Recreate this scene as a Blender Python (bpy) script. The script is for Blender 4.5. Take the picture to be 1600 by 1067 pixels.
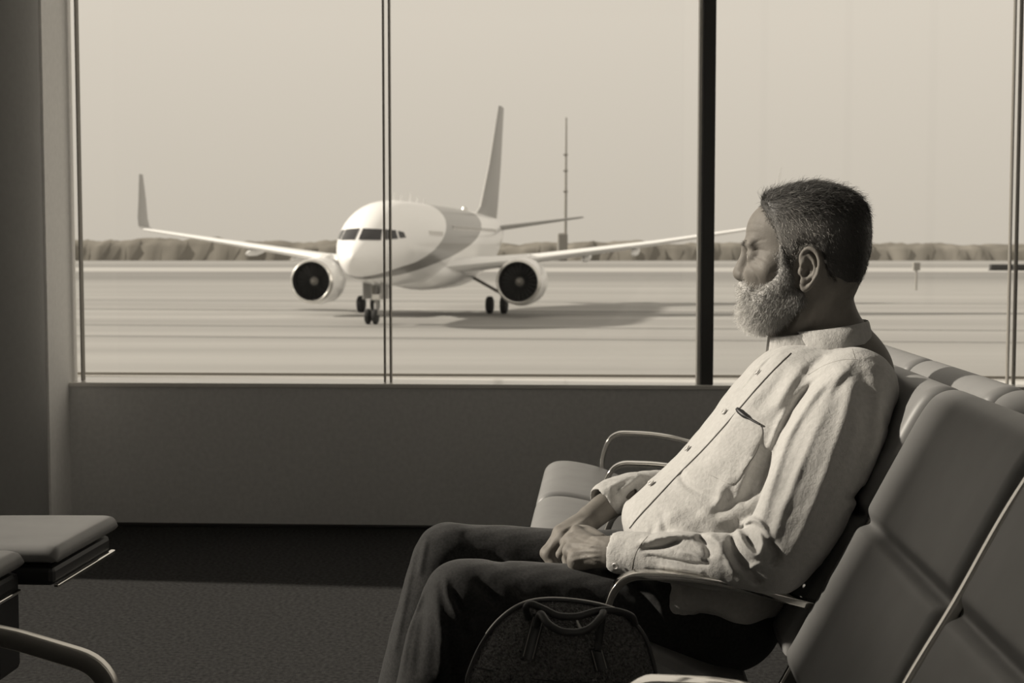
import bpy, bmesh, math, random
import numpy as np
from mathutils import Vector, Matrix
from mathutils.bvhtree import BVHTree

random.seed(7)
rng = np.random.default_rng(7)
for _o in list(bpy.data.objects):
    bpy.data.objects.remove(_o)
SC = bpy.context.scene
COL = SC.collection
R = math.radians

# ------------------------------------------------------------------ camera
CAM_H, FPX, YAW, PITCH = 1.0, 2200.0, R(2.9), R(3.6)
cam_d = bpy.data.cameras.new('camera')
cam = bpy.data.objects.new('camera', cam_d)
COL.objects.link(cam)
cam_d.sensor_width = 36.0
cam_d.lens = FPX / 1600 * 36.0
cam.location = (0, 0, CAM_H)
cam.rotation_euler = (R(90) - PITCH, 0, YAW)
cam_d.clip_start, cam_d.clip_end = 0.05, 5000
cam_d.dof.use_dof = True
cam_d.dof.focus_distance = 2.42
cam_d.dof.aperture_fstop = 10.0
SC.camera = cam

# ------------------------------------------------------------------ sky, sun, exposure
world = bpy.data.worlds.new('sky')
SC.world = world
world.use_nodes = True
wn, wl = world.node_tree.nodes, world.node_tree.links
wn.clear()
w_out = wn.new('ShaderNodeOutputWorld')
w_bg = wn.new('ShaderNodeBackground')
w_geo = wn.new('ShaderNodeTexCoord')
w_sep = wn.new('ShaderNodeSeparateXYZ')
w_ramp = wn.new('ShaderNodeValToRGB')
wl.new(w_geo.outputs['Generated'], w_sep.inputs[0])
wl.new(w_sep.outputs['Z'], w_ramp.inputs[0])
w_ramp.color_ramp.elements[0].position = 0.0
w_ramp.color_ramp.elements[0].color = (0.60, 0.545, 0.468, 1)
w_ramp.color_ramp.elements[1].position = 0.16
w_ramp.color_ramp.elements[1].color = (0.725, 0.660, 0.570, 1)
wl.new(w_ramp.outputs[0], w_bg.inputs[0])
wl.new(w_bg.outputs[0], w_out.inputs[0])
w_bg.inputs[1].default_value = 1.0

SUN_AZ, SUN_EL, SUN_E = R(4.0), R(27), 6.0       # beyond the left of the frame, low
sun_d = bpy.data.lights.new('sun', 'SUN')
sun = bpy.data.objects.new('sun', sun_d)
COL.objects.link(sun)
sun_d.energy = SUN_E
sun_d.angle = R(2.0)
sun_d.color = (1.0, 0.915, 0.80)
_sd = Vector((-math.cos(SUN_AZ) * math.cos(SUN_EL), math.sin(SUN_AZ) * math.cos(SUN_EL), math.sin(SUN_EL)))
sun.rotation_euler = _sd.to_track_quat('Z', 'Y').to_euler()
sun.location = (-4, 3, 8)

SC.view_settings.view_transform = 'Standard'
SC.view_settings.look = 'None'
SC.view_settings.exposure = 0.0
SC.view_settings.gamma = 1.0
SC.view_settings.use_curve_mapping = False

# ------------------------------------------------------------------ measuring helpers
_rot = cam.rotation_euler.to_matrix()
CX, CY, CZ = [np.array(_rot.col[i]) for i in range(3)]
CF = -CZ
C0 = np.array([0, 0, CAM_H])
HR = np.array([math.cos(YAW), math.sin(YAW), 0.0])      # level right of the view
HF = np.array([-math.sin(YAW), math.cos(YAW), 0.0])     # level forward of the view


def ray(px, py):
    return CF + (px - 800.0) / FPX * CX - (py - 533.5) / FPX * CY


def P(px, py, d):
    return C0 + d * ray(px, py)


def at_z(px, py, z):
    r = ray(px, py)
    return C0 + r * ((z - CAM_H) / r[2])


def at_y(px, py, y):
    r = ray(px, py)
    return C0 + r * (y / r[1])


def proj(p):
    q = np.asarray(p) - C0
    d = q @ CF
    return np.stack([800 + FPX * (q @ CX) / d, 533.5 - FPX * (q @ CY) / d, d], -1)


# ------------------------------------------------------------------ object helpers
def tag(o, label=None, cat=None, group=None, kind=None):
    if label: o['label'] = label
    if cat: o['category'] = cat
    if group: o['group'] = group
    if kind: o['kind'] = kind
    return o


def empty(name, loc=(0, 0, 0), rz=0.0, parent=None):
    o = bpy.data.objects.new(name, None)
    COL.objects.link(o)
    o.empty_display_size = 0.1
    o.location = loc
    o.rotation_euler = (0, 0, rz)
    if parent: o.parent = parent
    return o


def mesh_obj(name, verts, faces, mat, parent=None, smooth=True, angle=None):
    me = bpy.data.meshes.new(name)
    me.from_pydata([tuple(map(float, v)) for v in verts], [], faces)
    me.validate()
    bm = bmesh.new(); bm.from_mesh(me)
    bmesh.ops.recalc_face_normals(bm, faces=bm.faces)
    bm.to_mesh(me); bm.free()
    if smooth:
        me.shade_smooth()
        if angle is not None:
            me.set_sharp_from_angle(angle=R(angle))
    me.materials.append(mat)
    o = bpy.data.objects.new(name, me)
    COL.objects.link(o)
    if parent: o.parent = parent
    return o


def fast_mesh(name, V, F, mat, parent=None, smooth=True):
    """V (n,3) floats, F (m,k) ints, all faces of one size."""
    me = bpy.data.meshes.new(name)
    V = np.ascontiguousarray(V, np.float32); F = np.ascontiguousarray(F, np.int32)
    m, k = F.shape
    me.vertices.add(len(V)); me.loops.add(m * k); me.polygons.add(m)
    me.vertices.foreach_set('co', V.ravel())
    me.loops.foreach_set('vertex_index', F.ravel())
    me.polygons.foreach_set('loop_start', np.arange(0, m * k, k, dtype=np.int32))
    me.update(calc_edges=True)
    if smooth: me.shade_smooth()
    me.materials.append(mat)
    o = bpy.data.objects.new(name, me)
    COL.objects.link(o)
    if parent: o.parent = parent
    return o


class MB:
    """collects shapes for ONE mesh"""
    def __init__(self):
        self.v, self.f = [], []

    def add(self, vs, fs):
        n = len(self.v)
        self.v += [tuple(map(float, v)) for v in vs]
        self.f += [tuple(i + n for i in f) for f in fs]
        return self

    def box(self, a, b, bev=0.0):
        a, b = np.minimum(a, b), np.maximum(a, b)
        bm = bmesh.new()
        bmesh.ops.create_cube(bm, size=1)
        for v in bm.verts:
            v.co = Vector(((a[i] + b[i]) / 2 + v.co[i] * (b[i] - a[i]) for i in range(3)))
        if bev > 0:
            bmesh.ops.bevel(bm, geom=bm.edges[:], offset=min(bev, 0.45 * float(min(b - a))), segments=2, affect='EDGES', profile=0.5)
        bm.verts.index_update()
        self.add([v.co for v in bm.verts], [[v.index for v in f.verts] for f in bm.faces])
        bm.free()
        return self

    def rings(self, rs, caps=True, closed=False):
        """rs: list of rings, each the same number of points"""
        n = len(rs[0]); base = len(self.v)
        for r in rs: self.v += [tuple(map(float, p)) for p in r]
        m = len(rs)
        for i in range(m if closed else m - 1):
            for j in range(n):
                a = base + i * n + j; b = base + i * n + (j + 1) % n
                c = base + ((i + 1) % m) * n + (j + 1) % n; d = base + ((i + 1) % m) * n + j
                self.f.append((a, b, c, d))
        if caps and not closed:
            self.f.append(tuple(base + j for j in range(n))[::-1])
            self.f.append(tuple(base + (m - 1) * n + j for j in range(n)))
        return self

    def sweep(self, path, section, up=(0, 0, 1), scale=None, caps=True):
        """section: list of (a, b) offsets, a sideways, b along the local up"""
        path = np.asarray(path, float); n = len(path)
        rs = []
        for i in range(n):
            t = path[min(i + 1, n - 1)] - path[max(i - 1, 0)]
            t /= np.linalg.norm(t)
            s = np.cross(t, up)
            if np.linalg.norm(s) < 1e-5: s = np.cross(t, (1, 0, 0))
            s /= np.linalg.norm(s)
            u = np.cross(s, t)
            k = 1.0 if scale is None else scale[i]
            rs.append([path[i] + k * (a * s + b * u) for a, b in section])
        return self.rings(rs, caps)

    def tube(self, path, r, n=10, up=(0, 0, 1)):
        path = np.asarray(path, float)
        rr = np.broadcast_to(np.asarray(r, float), (len(path),))
        sec = [(math.cos(2 * math.pi * k / n), math.sin(2 * math.pi * k / n)) for k in range(n)]
        return self.sweep(path, sec, up, scale=rr)

    def lathe(self, c, axis, prof, n=24, caps=True):
        """prof: list of (distance along axis, radius)"""
        axis = np.asarray(axis, float); axis /= np.linalg.norm(axis)
        a = np.cross(axis, (0, 0, 1))
        if np.linalg.norm(a) < 1e-4: a = np.cross(axis, (1, 0, 0))
        a /= np.linalg.norm(a); b = np.cross(axis, a)
        c = np.asarray(c, float)
        rs = [[c + axis * h + r * (math.cos(2 * math.pi * k / n) * a + math.sin(2 * math.pi * k / n) * b) for k in range(n)] for h, r in prof]
        return self.rings(rs, caps)

    def build(self, name, mat, parent=None, smooth=True, angle=40):
        return mesh_obj(name, self.v, self.f, mat, parent, smooth, angle)


def crom(pts, n=8):
    """smooth curve through points (any dimension), n steps per span"""
    p = np.asarray(pts, float)
    p = np.vstack([2 * p[0] - p[1], p, 2 * p[-1] - p[-2]])
    out = []
    for i in range(1, len(p) - 2):
        for k in range(n):
            t = k / n
            out.append(0.5 * ((2 * p[i]) + (-p[i - 1] + p[i + 1]) * t + (2 * p[i - 1] - 5 * p[i] + 4 * p[i + 1] - p[i + 2]) * t * t
                              + (-p[i - 1] + 3 * p[i] - 3 * p[i + 1] + p[i + 2]) * t ** 3))
    out.append(p[-2])
    return np.array(out)


def fillet(pts, rad, n=6):
    """polyline with rounded corners"""
    pts = [np.asarray(p, float) for p in pts]
    out = [pts[0]]
    for i in range(1, len(pts) - 1):
        a, b, c = pts[i - 1], pts[i], pts[i + 1]
        r = rad[i - 1] if hasattr(rad, '__len__') else rad
        u = (a - b); v = (c - b)
        r = min(r, 0.49 * np.linalg.norm(u), 0.49 * np.linalg.norm(v))
        u /= np.linalg.norm(u); v /= np.linalg.norm(v)
        for k in range(n + 1):
            t = k / n
            out.append((1 - t) ** 2 * (b + u * r) + 2 * t * (1 - t) * b + t * t * (b + v * r))
    out.append(pts[-1])
    return np.array(out)


# ------------------------------------------------------------------ materials
def mat(name, col, rough=0.6, metal=0.0, spec=0.5, noise=None, bump=None, var=None, coat=0.0, sheen=0.0):
    """noise = (scale, darker factor) colour mottling; bump = list of (kind, scale, strength, distance)"""
    m = bpy.data.materials.new(name)
    m.use_nodes = True
    nt = m.node_tree; N, L = nt.nodes, nt.links
    b = N['Principled BSDF']
    b.inputs['Base Color'].default_value = (*col, 1)
    b.inputs['Roughness'].default_value = rough
    b.inputs['Metallic'].default_value = metal
    b.inputs['Specular IOR Level'].default_value = spec
    b.inputs['Coat Weight'].default_value = coat
    b.inputs['Sheen Weight'].default_value = sheen
    tc = N.new('ShaderNodeTexCoord')
    if noise:
        t = N.new('ShaderNodeTexNoise'); t.inputs['Scale'].default_value = noise[0]; t.inputs['Detail'].default_value = 5
        L.new(tc.outputs['Object'], t.inputs['Vector'])
        rm = N.new('ShaderNodeValToRGB')
        rm.color_ramp.elements[0].position = 0.3; rm.color_ramp.elements[1].position = 0.7
        rm.color_ramp.elements[0].color = (*[c * noise[1] for c in col], 1)
        rm.color_ramp.elements[1].color = (*[min(1, c * (2 - noise[1])) for c in col], 1)
        L.new(t.outputs['Fac'], rm.inputs[0]); L.new(rm.outputs[0], b.inputs['Base Color'])
    prev = None
    for kind, sc, st, dist in (bump or []):
        if kind == 'voronoi':
            t = N.new('ShaderNodeTexVoronoi'); t.feature = 'DISTANCE_TO_EDGE'; o = t.outputs['Distance']
        elif kind == 'weave':
            t = N.new('ShaderNodeTexWave'); t.bands_direction = 'DIAGONAL'; o = t.outputs['Fac']
            t.inputs['Distortion'].default_value = 3
        else:
            t = N.new('ShaderNodeTexNoise'); t.inputs['Detail'].default_value = 6; o = t.outputs['Fac']
        t.inputs['Scale'].default_value = sc
        L.new(tc.outputs['Object'], t.inputs['Vector'])
        bp = N.new('ShaderNodeBump'); bp.inputs['Strength'].default_value = st; bp.inputs['Distance'].default_value = dist
        L.new(o, bp.inputs['Height'])
        if prev: L.new(prev.outputs[0], bp.inputs['Normal'])
        prev = bp
    if prev: L.new(prev.outputs[0], b.inputs['Normal'])
    return m


def glass_mat(name, tint=0.97):
    m = bpy.data.materials.new(name); m.use_nodes = True
    N, L = m.node_tree.nodes, m.node_tree.links
    N.clear()
    o = N.new('ShaderNodeOutputMaterial'); mx = N.new('ShaderNodeMixShader')
    tr = N.new('ShaderNodeBsdfTransparent'); tr.inputs[0].default_value = (tint, tint, tint * 0.99, 1)
    gl = N.new('ShaderNodeBsdfGlossy'); gl.inputs['Roughness'].default_value = 0.01
    lw = N.new('ShaderNodeLayerWeight'); lw.inputs['Blend'].default_value = 0.5
    pw = N.new('ShaderNodeMath'); pw.operation = 'POWER'; pw.inputs[1].default_value = 5.0
    ma = N.new('ShaderNodeMath'); ma.operation = 'MULTIPLY_ADD'; ma.inputs[1].default_value = 0.55; ma.inputs[2].default_value = 0.012
    L.new(lw.outputs['Facing'], pw.inputs[0]); L.new(pw.outputs[0], ma.inputs[0]); L.new(ma.outputs[0], mx.inputs[0])
    L.new(tr.outputs[0], mx.inputs[1]); L.new(gl.outputs[0], mx.inputs[2])
    L.new(mx.outputs[0], o.inputs[0])
    return m


M = {}
M['wall'] = mat('wall_paint', (0.70, 0.695, 0.685), 0.85, noise=(60, 0.94), bump=[('noise', 260, 0.15, 0.002)])
M['wall_dark'] = mat('wall_dark', (0.5, 0.5, 0.5), 0.9)
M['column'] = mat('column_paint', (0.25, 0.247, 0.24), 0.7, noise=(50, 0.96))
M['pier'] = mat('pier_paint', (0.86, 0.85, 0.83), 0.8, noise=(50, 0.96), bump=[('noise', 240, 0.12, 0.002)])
M['ceiling'] = mat('ceiling_paint', (0.78, 0.78, 0.78), 0.9)
M['carpet'] = mat('carpet', (0.045, 0.0445, 0.044), 1.0, spec=0.1, noise=(90, 0.55), bump=[('noise', 420, 1.0, 0.006)])
M['sill'] = mat('sill_paint', (0.80, 0.78, 0.74), 0.22, coat=0.5)
M['alu'] = mat('window_aluminium', (0.70, 0.68, 0.63), 0.45, metal=0.2)
M['alu_dark'] = mat('dark_anodised_metal', (0.035, 0.034, 0.032), 0.45)
M['gasket'] = mat('rubber_gasket', (0.28, 0.265, 0.24), 0.7)
M['glass'] = glass_mat('window_glass')
M['leather'] = mat('seat_leather', (0.20, 0.199, 0.197), 0.46, spec=0.45, noise=(14, 0.93),
                   bump=[('noise', 900, 0.12, 0.0008), ('voronoi', 520, 0.10, 0.0006)])
M['chrome'] = mat('polished_aluminium', (0.84, 0.82, 0.78), 0.10, metal=1.0)
M['satin'] = mat('satin_aluminium', (0.62, 0.60, 0.56), 0.32, metal=1.0)
M['black'] = mat('black_steel', (0.012, 0.012, 0.013), 0.5)

# ------------------------------------------------------------------ the room
W_IN = float(at_z(430, 823, 0.0)[1])                      # inner face of the wall under the window
W_GL = W_IN + 0.07                                        # glazing plane
SILL = float(at_y(800, 600.5, W_IN)[2])
X_L, X_R, Y_B, CEIL = -5.0, 4.2, -3.0, 4.5
APRON = CAM_H - 3.5
X_JAMB = float(at_y(111, 300, W_GL)[0])                   # where the glass meets the pier
X_REV = float(at_y(108, 600, W_IN)[0])
X_CORN = float(at_y(64, 320, W_IN - 0.30)[0])             # outer corner of the pier
Y_PIER = W_IN - 0.30


BW = (0.9, 4.0, 0.5, 3.9)                               # opening added behind the viewer to let fill light into the hall

def S(name, mb, m, parent=None, **k):
    o = mb.build(name, m, parent, **k)
    if parent is None: tag(o, kind='structure')
    return o


S('floor', MB().box((X_L - .2, Y_B - .2, -0.12), (X_R + .2, W_IN + .25, 0)), M['carpet'], smooth=False)
S('ceiling', MB().box((X_L - .2, Y_B - .2, CEIL), (X_R + .2, W_IN + .25, CEIL + .15)), M['ceiling'], smooth=False)
S('wall_back', MB().box((X_L - .2, Y_B - .2, 0), (X_R + .2, Y_B, BW[2])).box((X_L - .2, Y_B - .2, BW[3]), (X_R + .2, Y_B, CEIL)).box((X_L - .2, Y_B - .2, BW[2]), (BW[0], Y_B, BW[3])).box((BW[1], Y_B - .2, BW[2]), (X_R + .2, Y_B, BW[3])), M['wall_dark'], smooth=False)
S('wall_right', MB().box((X_R, Y_B, 0), (X_R + .2, W_IN + .25, CEIL)), M['wall_dark'], smooth=False)
S('wall_front', MB().box((X_L, W_IN, 0), (X_JAMB - .6, W_IN + .32, .06)).box((X_JAMB - .6, W_IN, 0), (X_R, W_IN + .075, SILL - .012), 0.004), M['wall'], smooth=False)
# left wall: solid near the viewer, glazed towards the corner
Y_OPEN = 2.45
S('wall_left', MB().box((X_L - .2, Y_B, 0), (X_L, Y_OPEN, CEIL)).box((X_L - .2, Y_OPEN, 0), (X_L, W_IN + .25, .06)), M['wall_dark'], smooth=False)
wl_ = tag(empty('window_5', (X_L - .1, (Y_OPEN + W_IN) / 2, 0)), kind='structure')
def local(o, a): return np.asarray(a, float) - np.array(o.location)
MB().box(local(wl_, (X_L - .11, Y_OPEN, .06)), local(wl_, (X_L - .10, W_IN + .1, CEIL))).build('pane', M['glass'], wl_, smooth=False)
_f = MB()
for y in (Y_OPEN + .03, W_IN + .10):
    _f.box(local(wl_, (X_L - .14, y - .03, .06)), local(wl_, (X_L - .06, y + .03, CEIL)))
_f.build('frame', M['alu_dark'], wl_, smooth=False)

w7 = tag(empty('window_7', (0, Y_B - .1, BW[2])), kind='structure')  # unseen window, put in only to brighten the near sides
MB().box(local(w7, (BW[0], Y_B - .105, BW[2])), local(w7, (BW[1], Y_B - .095, BW[3]))).build('pane', M['glass'], w7, smooth=False)
for x in np.linspace(BW[0], BW[1], 5):
    MB().box(local(w7, (x - .03, Y_B - .14, BW[2])), local(w7, (x + .03, Y_B - .06, BW[3]))).build('frame', M['alu_dark'], w7, smooth=False)

# pier beside the window and the round column in front of it
_pp = [(X_JAMB - .62, Y_PIER), (X_CORN, Y_PIER), (X_CORN + .012, Y_PIER + .006), (X_REV, W_IN), (X_JAMB, W_GL), (X_JAMB, W_GL + .03), (X_JAMB - .25, W_GL + .25), (X_JAMB - .62, W_GL + .25)]
_pier = MB().rings([[(x, y, z) for x, y in _pp] for z in (0, CEIL)])
S('wall_pier', _pier, M['pier'], smooth=False)
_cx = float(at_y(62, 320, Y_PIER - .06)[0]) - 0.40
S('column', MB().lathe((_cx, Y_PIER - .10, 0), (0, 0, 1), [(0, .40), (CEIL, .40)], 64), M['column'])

# window: sill ledge, rail, panes, joints, dark post
def gx(px, py=300): return float(at_y(px, py, W_GL)[0])
S('trim_1', MB().box((X_JAMB - .01, W_IN - .006, SILL - .016), (X_R, W_GL + .012, SILL), .003), M['sill'], smooth=False)
RAIL = SILL + .001
_yo = float(at_z(800, 587.0, SILL)[1])
S('trim_2', MB().box((X_JAMB - .5, W_GL + .013, SILL - .05), (X_R, _yo, SILL - .003), .002), M['sill'], smooth=False)
S('trim_3', MB().box((X_JAMB - .5, _yo, SILL - .05), (X_R, _yo + .02, float(at_y(800, 584.5, _yo)[2])), .001), M['gasket'], smooth=False)
S('trim_4', MB().box((X_L, W_IN, CEIL - .12), (X_R, W_GL + .1, CEIL)), M['wall_dark'], smooth=False)
joints = [gx(124.5), gx(600), gx(609.5), gx(1094), gx(1115), gx(1580), gx(1590)]
def window(n, x0, x1, gaskets, RAIL=RAIL):
    w = tag(empty('window_%d' % n, ((x0 + x1) / 2, W_GL, RAIL)), kind='structure')
    MB().box(local(w, (x0, W_GL - .004, RAIL)), local(w, (x1, W_GL + .004, CEIL - .1))).build('pane', M['glass'], w, smooth=False)
    for gxx, wd in gaskets:
        MB().box(local(w, (gxx - wd / 2, W_GL - .016, RAIL)), local(w, (gxx + wd / 2, W_GL + .016, CEIL - .1))).build('gasket', M['gasket'], w, smooth=False)
    return w
window(1, X_JAMB + .004, (joints[1] + joints[2]) / 2, [(joints[0], .0055), (joints[1], .0045)])
window(2, (joints[1] + joints[2]) / 2 + .001, joints[3] - .004, [(joints[2], .006)])
window(3, joints[4] + .004, (joints[5] + joints[6]) / 2, [(joints[5], .003)])
window(4, (joints[5] + joints[6]) / 2 + .001, X_R, [(joints[6], .0045)])
window(6, X_L, X_JAMB - .63, [(X_L + .02, .03)], .062)
_post = tag(empty('window_post', (joints[3], W_GL, SILL)), kind='structure')
MB().box(local(_post, (joints[3] + .003, W_GL - .05, SILL)), local(_post, (joints[4], W_GL + .05, CEIL - .1)), .003).build('post', M['alu_dark'], _post, smooth=False)
MB().box(local(_post, (joints[3] - .009, W_GL - .035, SILL)), local(_post, (joints[3] + .003, W_GL + .03, CEIL - .1)), .002).build('lit_edge_strip', M['alu'], _post, smooth=False)  # pale colour stands for light on the post's left face
S('baseboard_front', MB().box((X_JAMB, W_IN - .012, 0), (X_R, W_IN, .012), .003), M['alu_dark'], smooth=False)

# ------------------------------------------------------------------ the airfield
def apron_material():
    m = bpy.data.materials.new('apron_concrete'); m.use_nodes = True
    N, L = m.node_tree.nodes, m.node_tree.links
    b = N['Principled BSDF']; b.inputs['Roughness'].default_value = 0.9; b.inputs['Specular IOR Level'].default_value = 0.2
    tc = N.new('ShaderNodeTexCoord')
    mp = N.new('ShaderNodeMapping'); mp.inputs['Rotation'].default_value = (0, 0, R(-1.0))
    L.new(tc.outputs['Object'], mp.inputs[0])
    sp = N.new('ShaderNodeSeparateXYZ'); L.new(mp.outputs[0], sp.inputs[0])
    rm = N.new('ShaderNodeMapRange'); rm.inputs[1].default_value = 0; rm.inputs[2].default_value = 1000
    nz = N.new('ShaderNodeTexNoise'); nz.inputs['Scale'].default_value = 0.03; nz.inputs['Detail'].default_value = 4
    L.new(mp.outputs[0], nz.inputs['Vector'])
    ad = N.new('ShaderNodeMath'); ad.operation = 'MULTIPLY_ADD'; ad.inputs[1].default_value = 4.0
    L.new(nz.outputs['Fac'], ad.inputs[0]); L.new(sp.outputs['Y'], ad.inputs[2])
    L.new(ad.outputs[0], rm.inputs[0])
    cr = N.new('ShaderNodeValToRGB'); L.new(rm.outputs[0], cr.inputs[0])
    cr.color_ramp.interpolation = 'LINEAR'
    base, mid, dark, lite = 0.325, 0.295, 0.225, 0.43
    stops = [(0, base), (.150, base), (.170, mid), (.195, dark), (.262, dark * 1.05), (.268, lite), (.330, lite), (.345, .25), (.46, .27), (.48, .33), (.60, .28), (1, .25)]
    e = cr.color_ramp.elements
    while len(e) < len(stops): e.new(0.5)
    for k, (p, v) in enumerate(stops):
        e[k].position = p; e[k].color = (v, v * .985, v * .95, 1)
    n2 = N.new('ShaderNodeTexNoise'); n2.inputs['Scale'].default_value = 1.0; n2.inputs['Detail'].default_value = 6
    mp2 = N.new('ShaderNodeMapping'); mp2.inputs['Scale'].default_value = (0.02, 0.22, 1)
    L.new(mp.outputs[0], mp2.inputs[0]); L.new(mp2.outputs[0], n2.inputs['Vector'])
    r2 = N.new('ShaderNodeMapRange'); r2.inputs[1].default_value = .3; r2.inputs[2].default_value = .7; r2.inputs[3].default_value = .86; r2.inputs[4].default_value = 1.12
    L.new(n2.outputs['Fac'], r2.inputs[0])
    mu = N.new('ShaderNodeVectorMath'); mu.operation = 'SCALE'
    L.new(cr.outputs[0], mu.inputs[0]); L.new(r2.outputs[0], mu.inputs['Scale'])
    L.new(mu.outputs[0], b.inputs['Base Color'])
    return m


M['apron'] = apron_material()
M['white_paint'] = mat('aircraft_white', (0.95, 0.948, 0.94), 0.28, spec=0.5, coat=0.4)
M['aero_grey'] = mat('aircraft_grey', (0.34, 0.335, 0.325), 0.35)
M['aero_dark'] = mat('aircraft_band', (0.16, 0.157, 0.15), 0.35)
M['fan'] = mat('fan_dark', (0.03, 0.03, 0.03), 0.5)
M['tyre'] = mat('tyre', (0.03, 0.03, 0.03), 0.8)
M['bare'] = mat('bare_metal', (0.75, 0.74, 0.71), 0.25, metal=0.9)
M['cockpit'] = mat('cockpit_glass', (0.03, 0.03, 0.032), 0.15)
M['brush'] = mat('far_brush', (0.21, 0.198, 0.175), 1.0, spec=0.0, noise=(0.05, 0.80))
M['mast'] = mat('mast_steel', (0.26, 0.25, 0.23), 0.7)
M['tar'] = mat('tar_joint', (0.13, 0.127, 0.12), 0.9)

def flat(c, d, z=0.0):
    """level view frame -> world; c to the right, d forward, z above the apron"""
    return HR * c + HF * d + np.array([0, 0, APRON + z])

_g = MB()
_q = [flat(-1500, 6.0), flat(1500, 6.0), flat(1500, 1500), flat(-1500, 1500)]
_g.add(_q, [(0, 1, 2, 3)])
S('ground', _g, M['apron'], smooth=False)
# expansion joints filled with tar: long dark lines on the concrete
for (d0, wd, sl) in ((84.6, 1.0, -.118), (66.0, .35, -.10), (57.2, .3, -.10), (100.5, .5, -.10)):
    a, b = flat(-60, d0 + 60 * .118 - wd / 2, .01), flat(70, d0 - 70 * .118 - wd / 2, .01)
    off = HF * wd
    S('trim_5', MB().add([a, b, b + off, a + off], [(0, 1, 2, 3)]), M['tar'], smooth=False)

# brushy rise along the horizon: uncountable scrub, one object
def brush_band(name, d, h0, h1, x0, x1, seed, thick=14):
    r = random.Random(seed); mb = MB()
    n = 640; front, mid, back = [], [], []
    h = 0
    for i in range(n):
        x = x0 + (x1 - x0) * i / (n - 1)
        k = i / (n - 1)
        h = .7 * h + .3 * r.uniform(-1, 1)
        hh = (h0 + (h1 - h0) * k) * (1 + .30 * h) + .5 * math.sin(i * .21 + seed)
        front.append(flat(x, d + r.uniform(-2, 2), -.2)); mid.append(flat(x, d + thick * .35 + r.uniform(-2, 2), hh * .7))
        back.append(flat(x, d + thick * .7, hh))
    last = [p + HF * thick + np.array([0, 0, -12]) for p in back]
    rows = [front, mid, back, last]
    V = [p for row in rows for p in row]
    F = [(a * n + i, a * n + i + 1, (a + 1) * n + i + 1, (a + 1) * n + i) for a in range(3) for i in range(n - 1)]
    mb.add(V, F)
    for i in range(0):
        x = r.uniform(x0, x1); k = (x - x0) / (x1 - x0)
        c = flat(x, d + r.uniform(-3, 8), r.uniform(.1, .95) * (h0 + (h1 - h0) * k))
        s = r.uniform(.5, 1.3)
        mb.add([c + np.array(p) * s * np.array([r.uniform(.7, 1.6), 1, r.uniform(.6, 1.1)]) for p in
                ((1, 0, 0), (-1, 0, 0), (0, 1, 0), (0, -1, 0), (0, 0, 1), (0, 0, -1))],
               [(0, 2, 4), (2, 1, 4), (1, 3, 4), (3, 0, 4), (2, 0, 5), (1, 2, 5), (3, 1, 5), (0, 3, 5)])
    return tag(mb.build(name, M['brush'], smooth=True, angle=None), 'low band of scrub along the far horizon', 'scrub', kind='stuff')
brush_band('scrub', 640, 13.2, 2.6, -850, 900, 3)
brush_band('distant_scrub', 900, 14.0, 6.0, -1100, 1200, 8, 25)

# lattice light mast beyond the wing
_d = 620.0
_mx = (883 - 800) / FPX * _d
mast = tag(empty('light_mast', flat(_mx, _d, 0)), 'tall thin mast rising from the horizon right of the aircraft tail', 'mast')
_b = np.array(mast.location)
MB().tube([flat(_mx, _d, 0) - _b, flat(_mx + .15, _d, 30) - _b, flat(_mx + .3, _d, 62.5) - _b], [.75, .6, .35], 8).build('pole', M['mast'], mast)
MB().box(flat(_mx - 3.6, _d - 3, 0) - _b, flat(_mx + 1.2, _d + 3, 12.2) - _b, .8).build('equipment_cabin', M['mast'], mast, smooth=False)
for zz in (46, 39, 30):
    MB().box(flat(_mx - .9, _d - .6, zz) - _b, flat(_mx + 1.1, _d + .6, zz + .7) - _b, .1).build('crossarm', M['mast'], mast, smooth=False)

# small marker post and the low barrier at the right
_d = 3.5 * FPX / 58
_mx = (1431 - 800) / FPX * _d
mk = tag(empty('marker_post', flat(_mx, _d, 0)), 'small marker post with a dark box on the tarmac right of the man', 'post')
_b = np.array(mk.location)
MB().tube([flat(_mx, _d, 0) - _b, flat(_mx, _d, 1.9) - _b], .10, 8).build('pole', M['mast'], mk)
MB().box(flat(_mx - .33, _d - .2, 1.85) - _b, flat(_mx + .33, _d + .2, 2.6) - _b, .05).build('head_box', M['mast'], mk, smooth=False)
_d = 280.0
_mx = (1546 - 800) / FPX * _d
br = tag(empty('low_barrier', flat(_mx, _d, 0)), 'low dark barrier lying on the tarmac at the right edge', 'barrier')
_b = np.array(br.location)
for k in range(3):
    MB().box(flat(_mx + 7 * k, _d - .5, .25) - _b, flat(_mx + 6.85 + 7 * k, _d + .5, 1.25) - _b, .15).build('segment', M['fan'], br, smooth=False)
MB().box(flat(_mx, _d - .2, 0) - _b, flat(_mx + 20.8, _d + .2, .3) - _b).build('foot', M['fan'], br, smooth=False)

# ------------------------------------------------------------------ the airliner
PSI = math.asin(.178)
A_U = HR * math.sin(PSI) + HF * math.cos(PSI)        # nose -> tail
A_V = HR * math.cos(PSI) - HF * math.sin(PSI)        # to its port side (right in the picture)
A_0 = flat(-7.35, 65.0, 0)
plane = tag(empty('airliner', A_0), 'white twin-engine airliner with a dark sweeping band parked on the apron', 'airplane')
plane.matrix_world = Matrix(((A_U[0], A_V[0], 0, A_0[0]), (A_U[1], A_V[1], 0, A_0[1]), (0, 0, 1, A_0[2]), (0, 0, 0, 1)))
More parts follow.
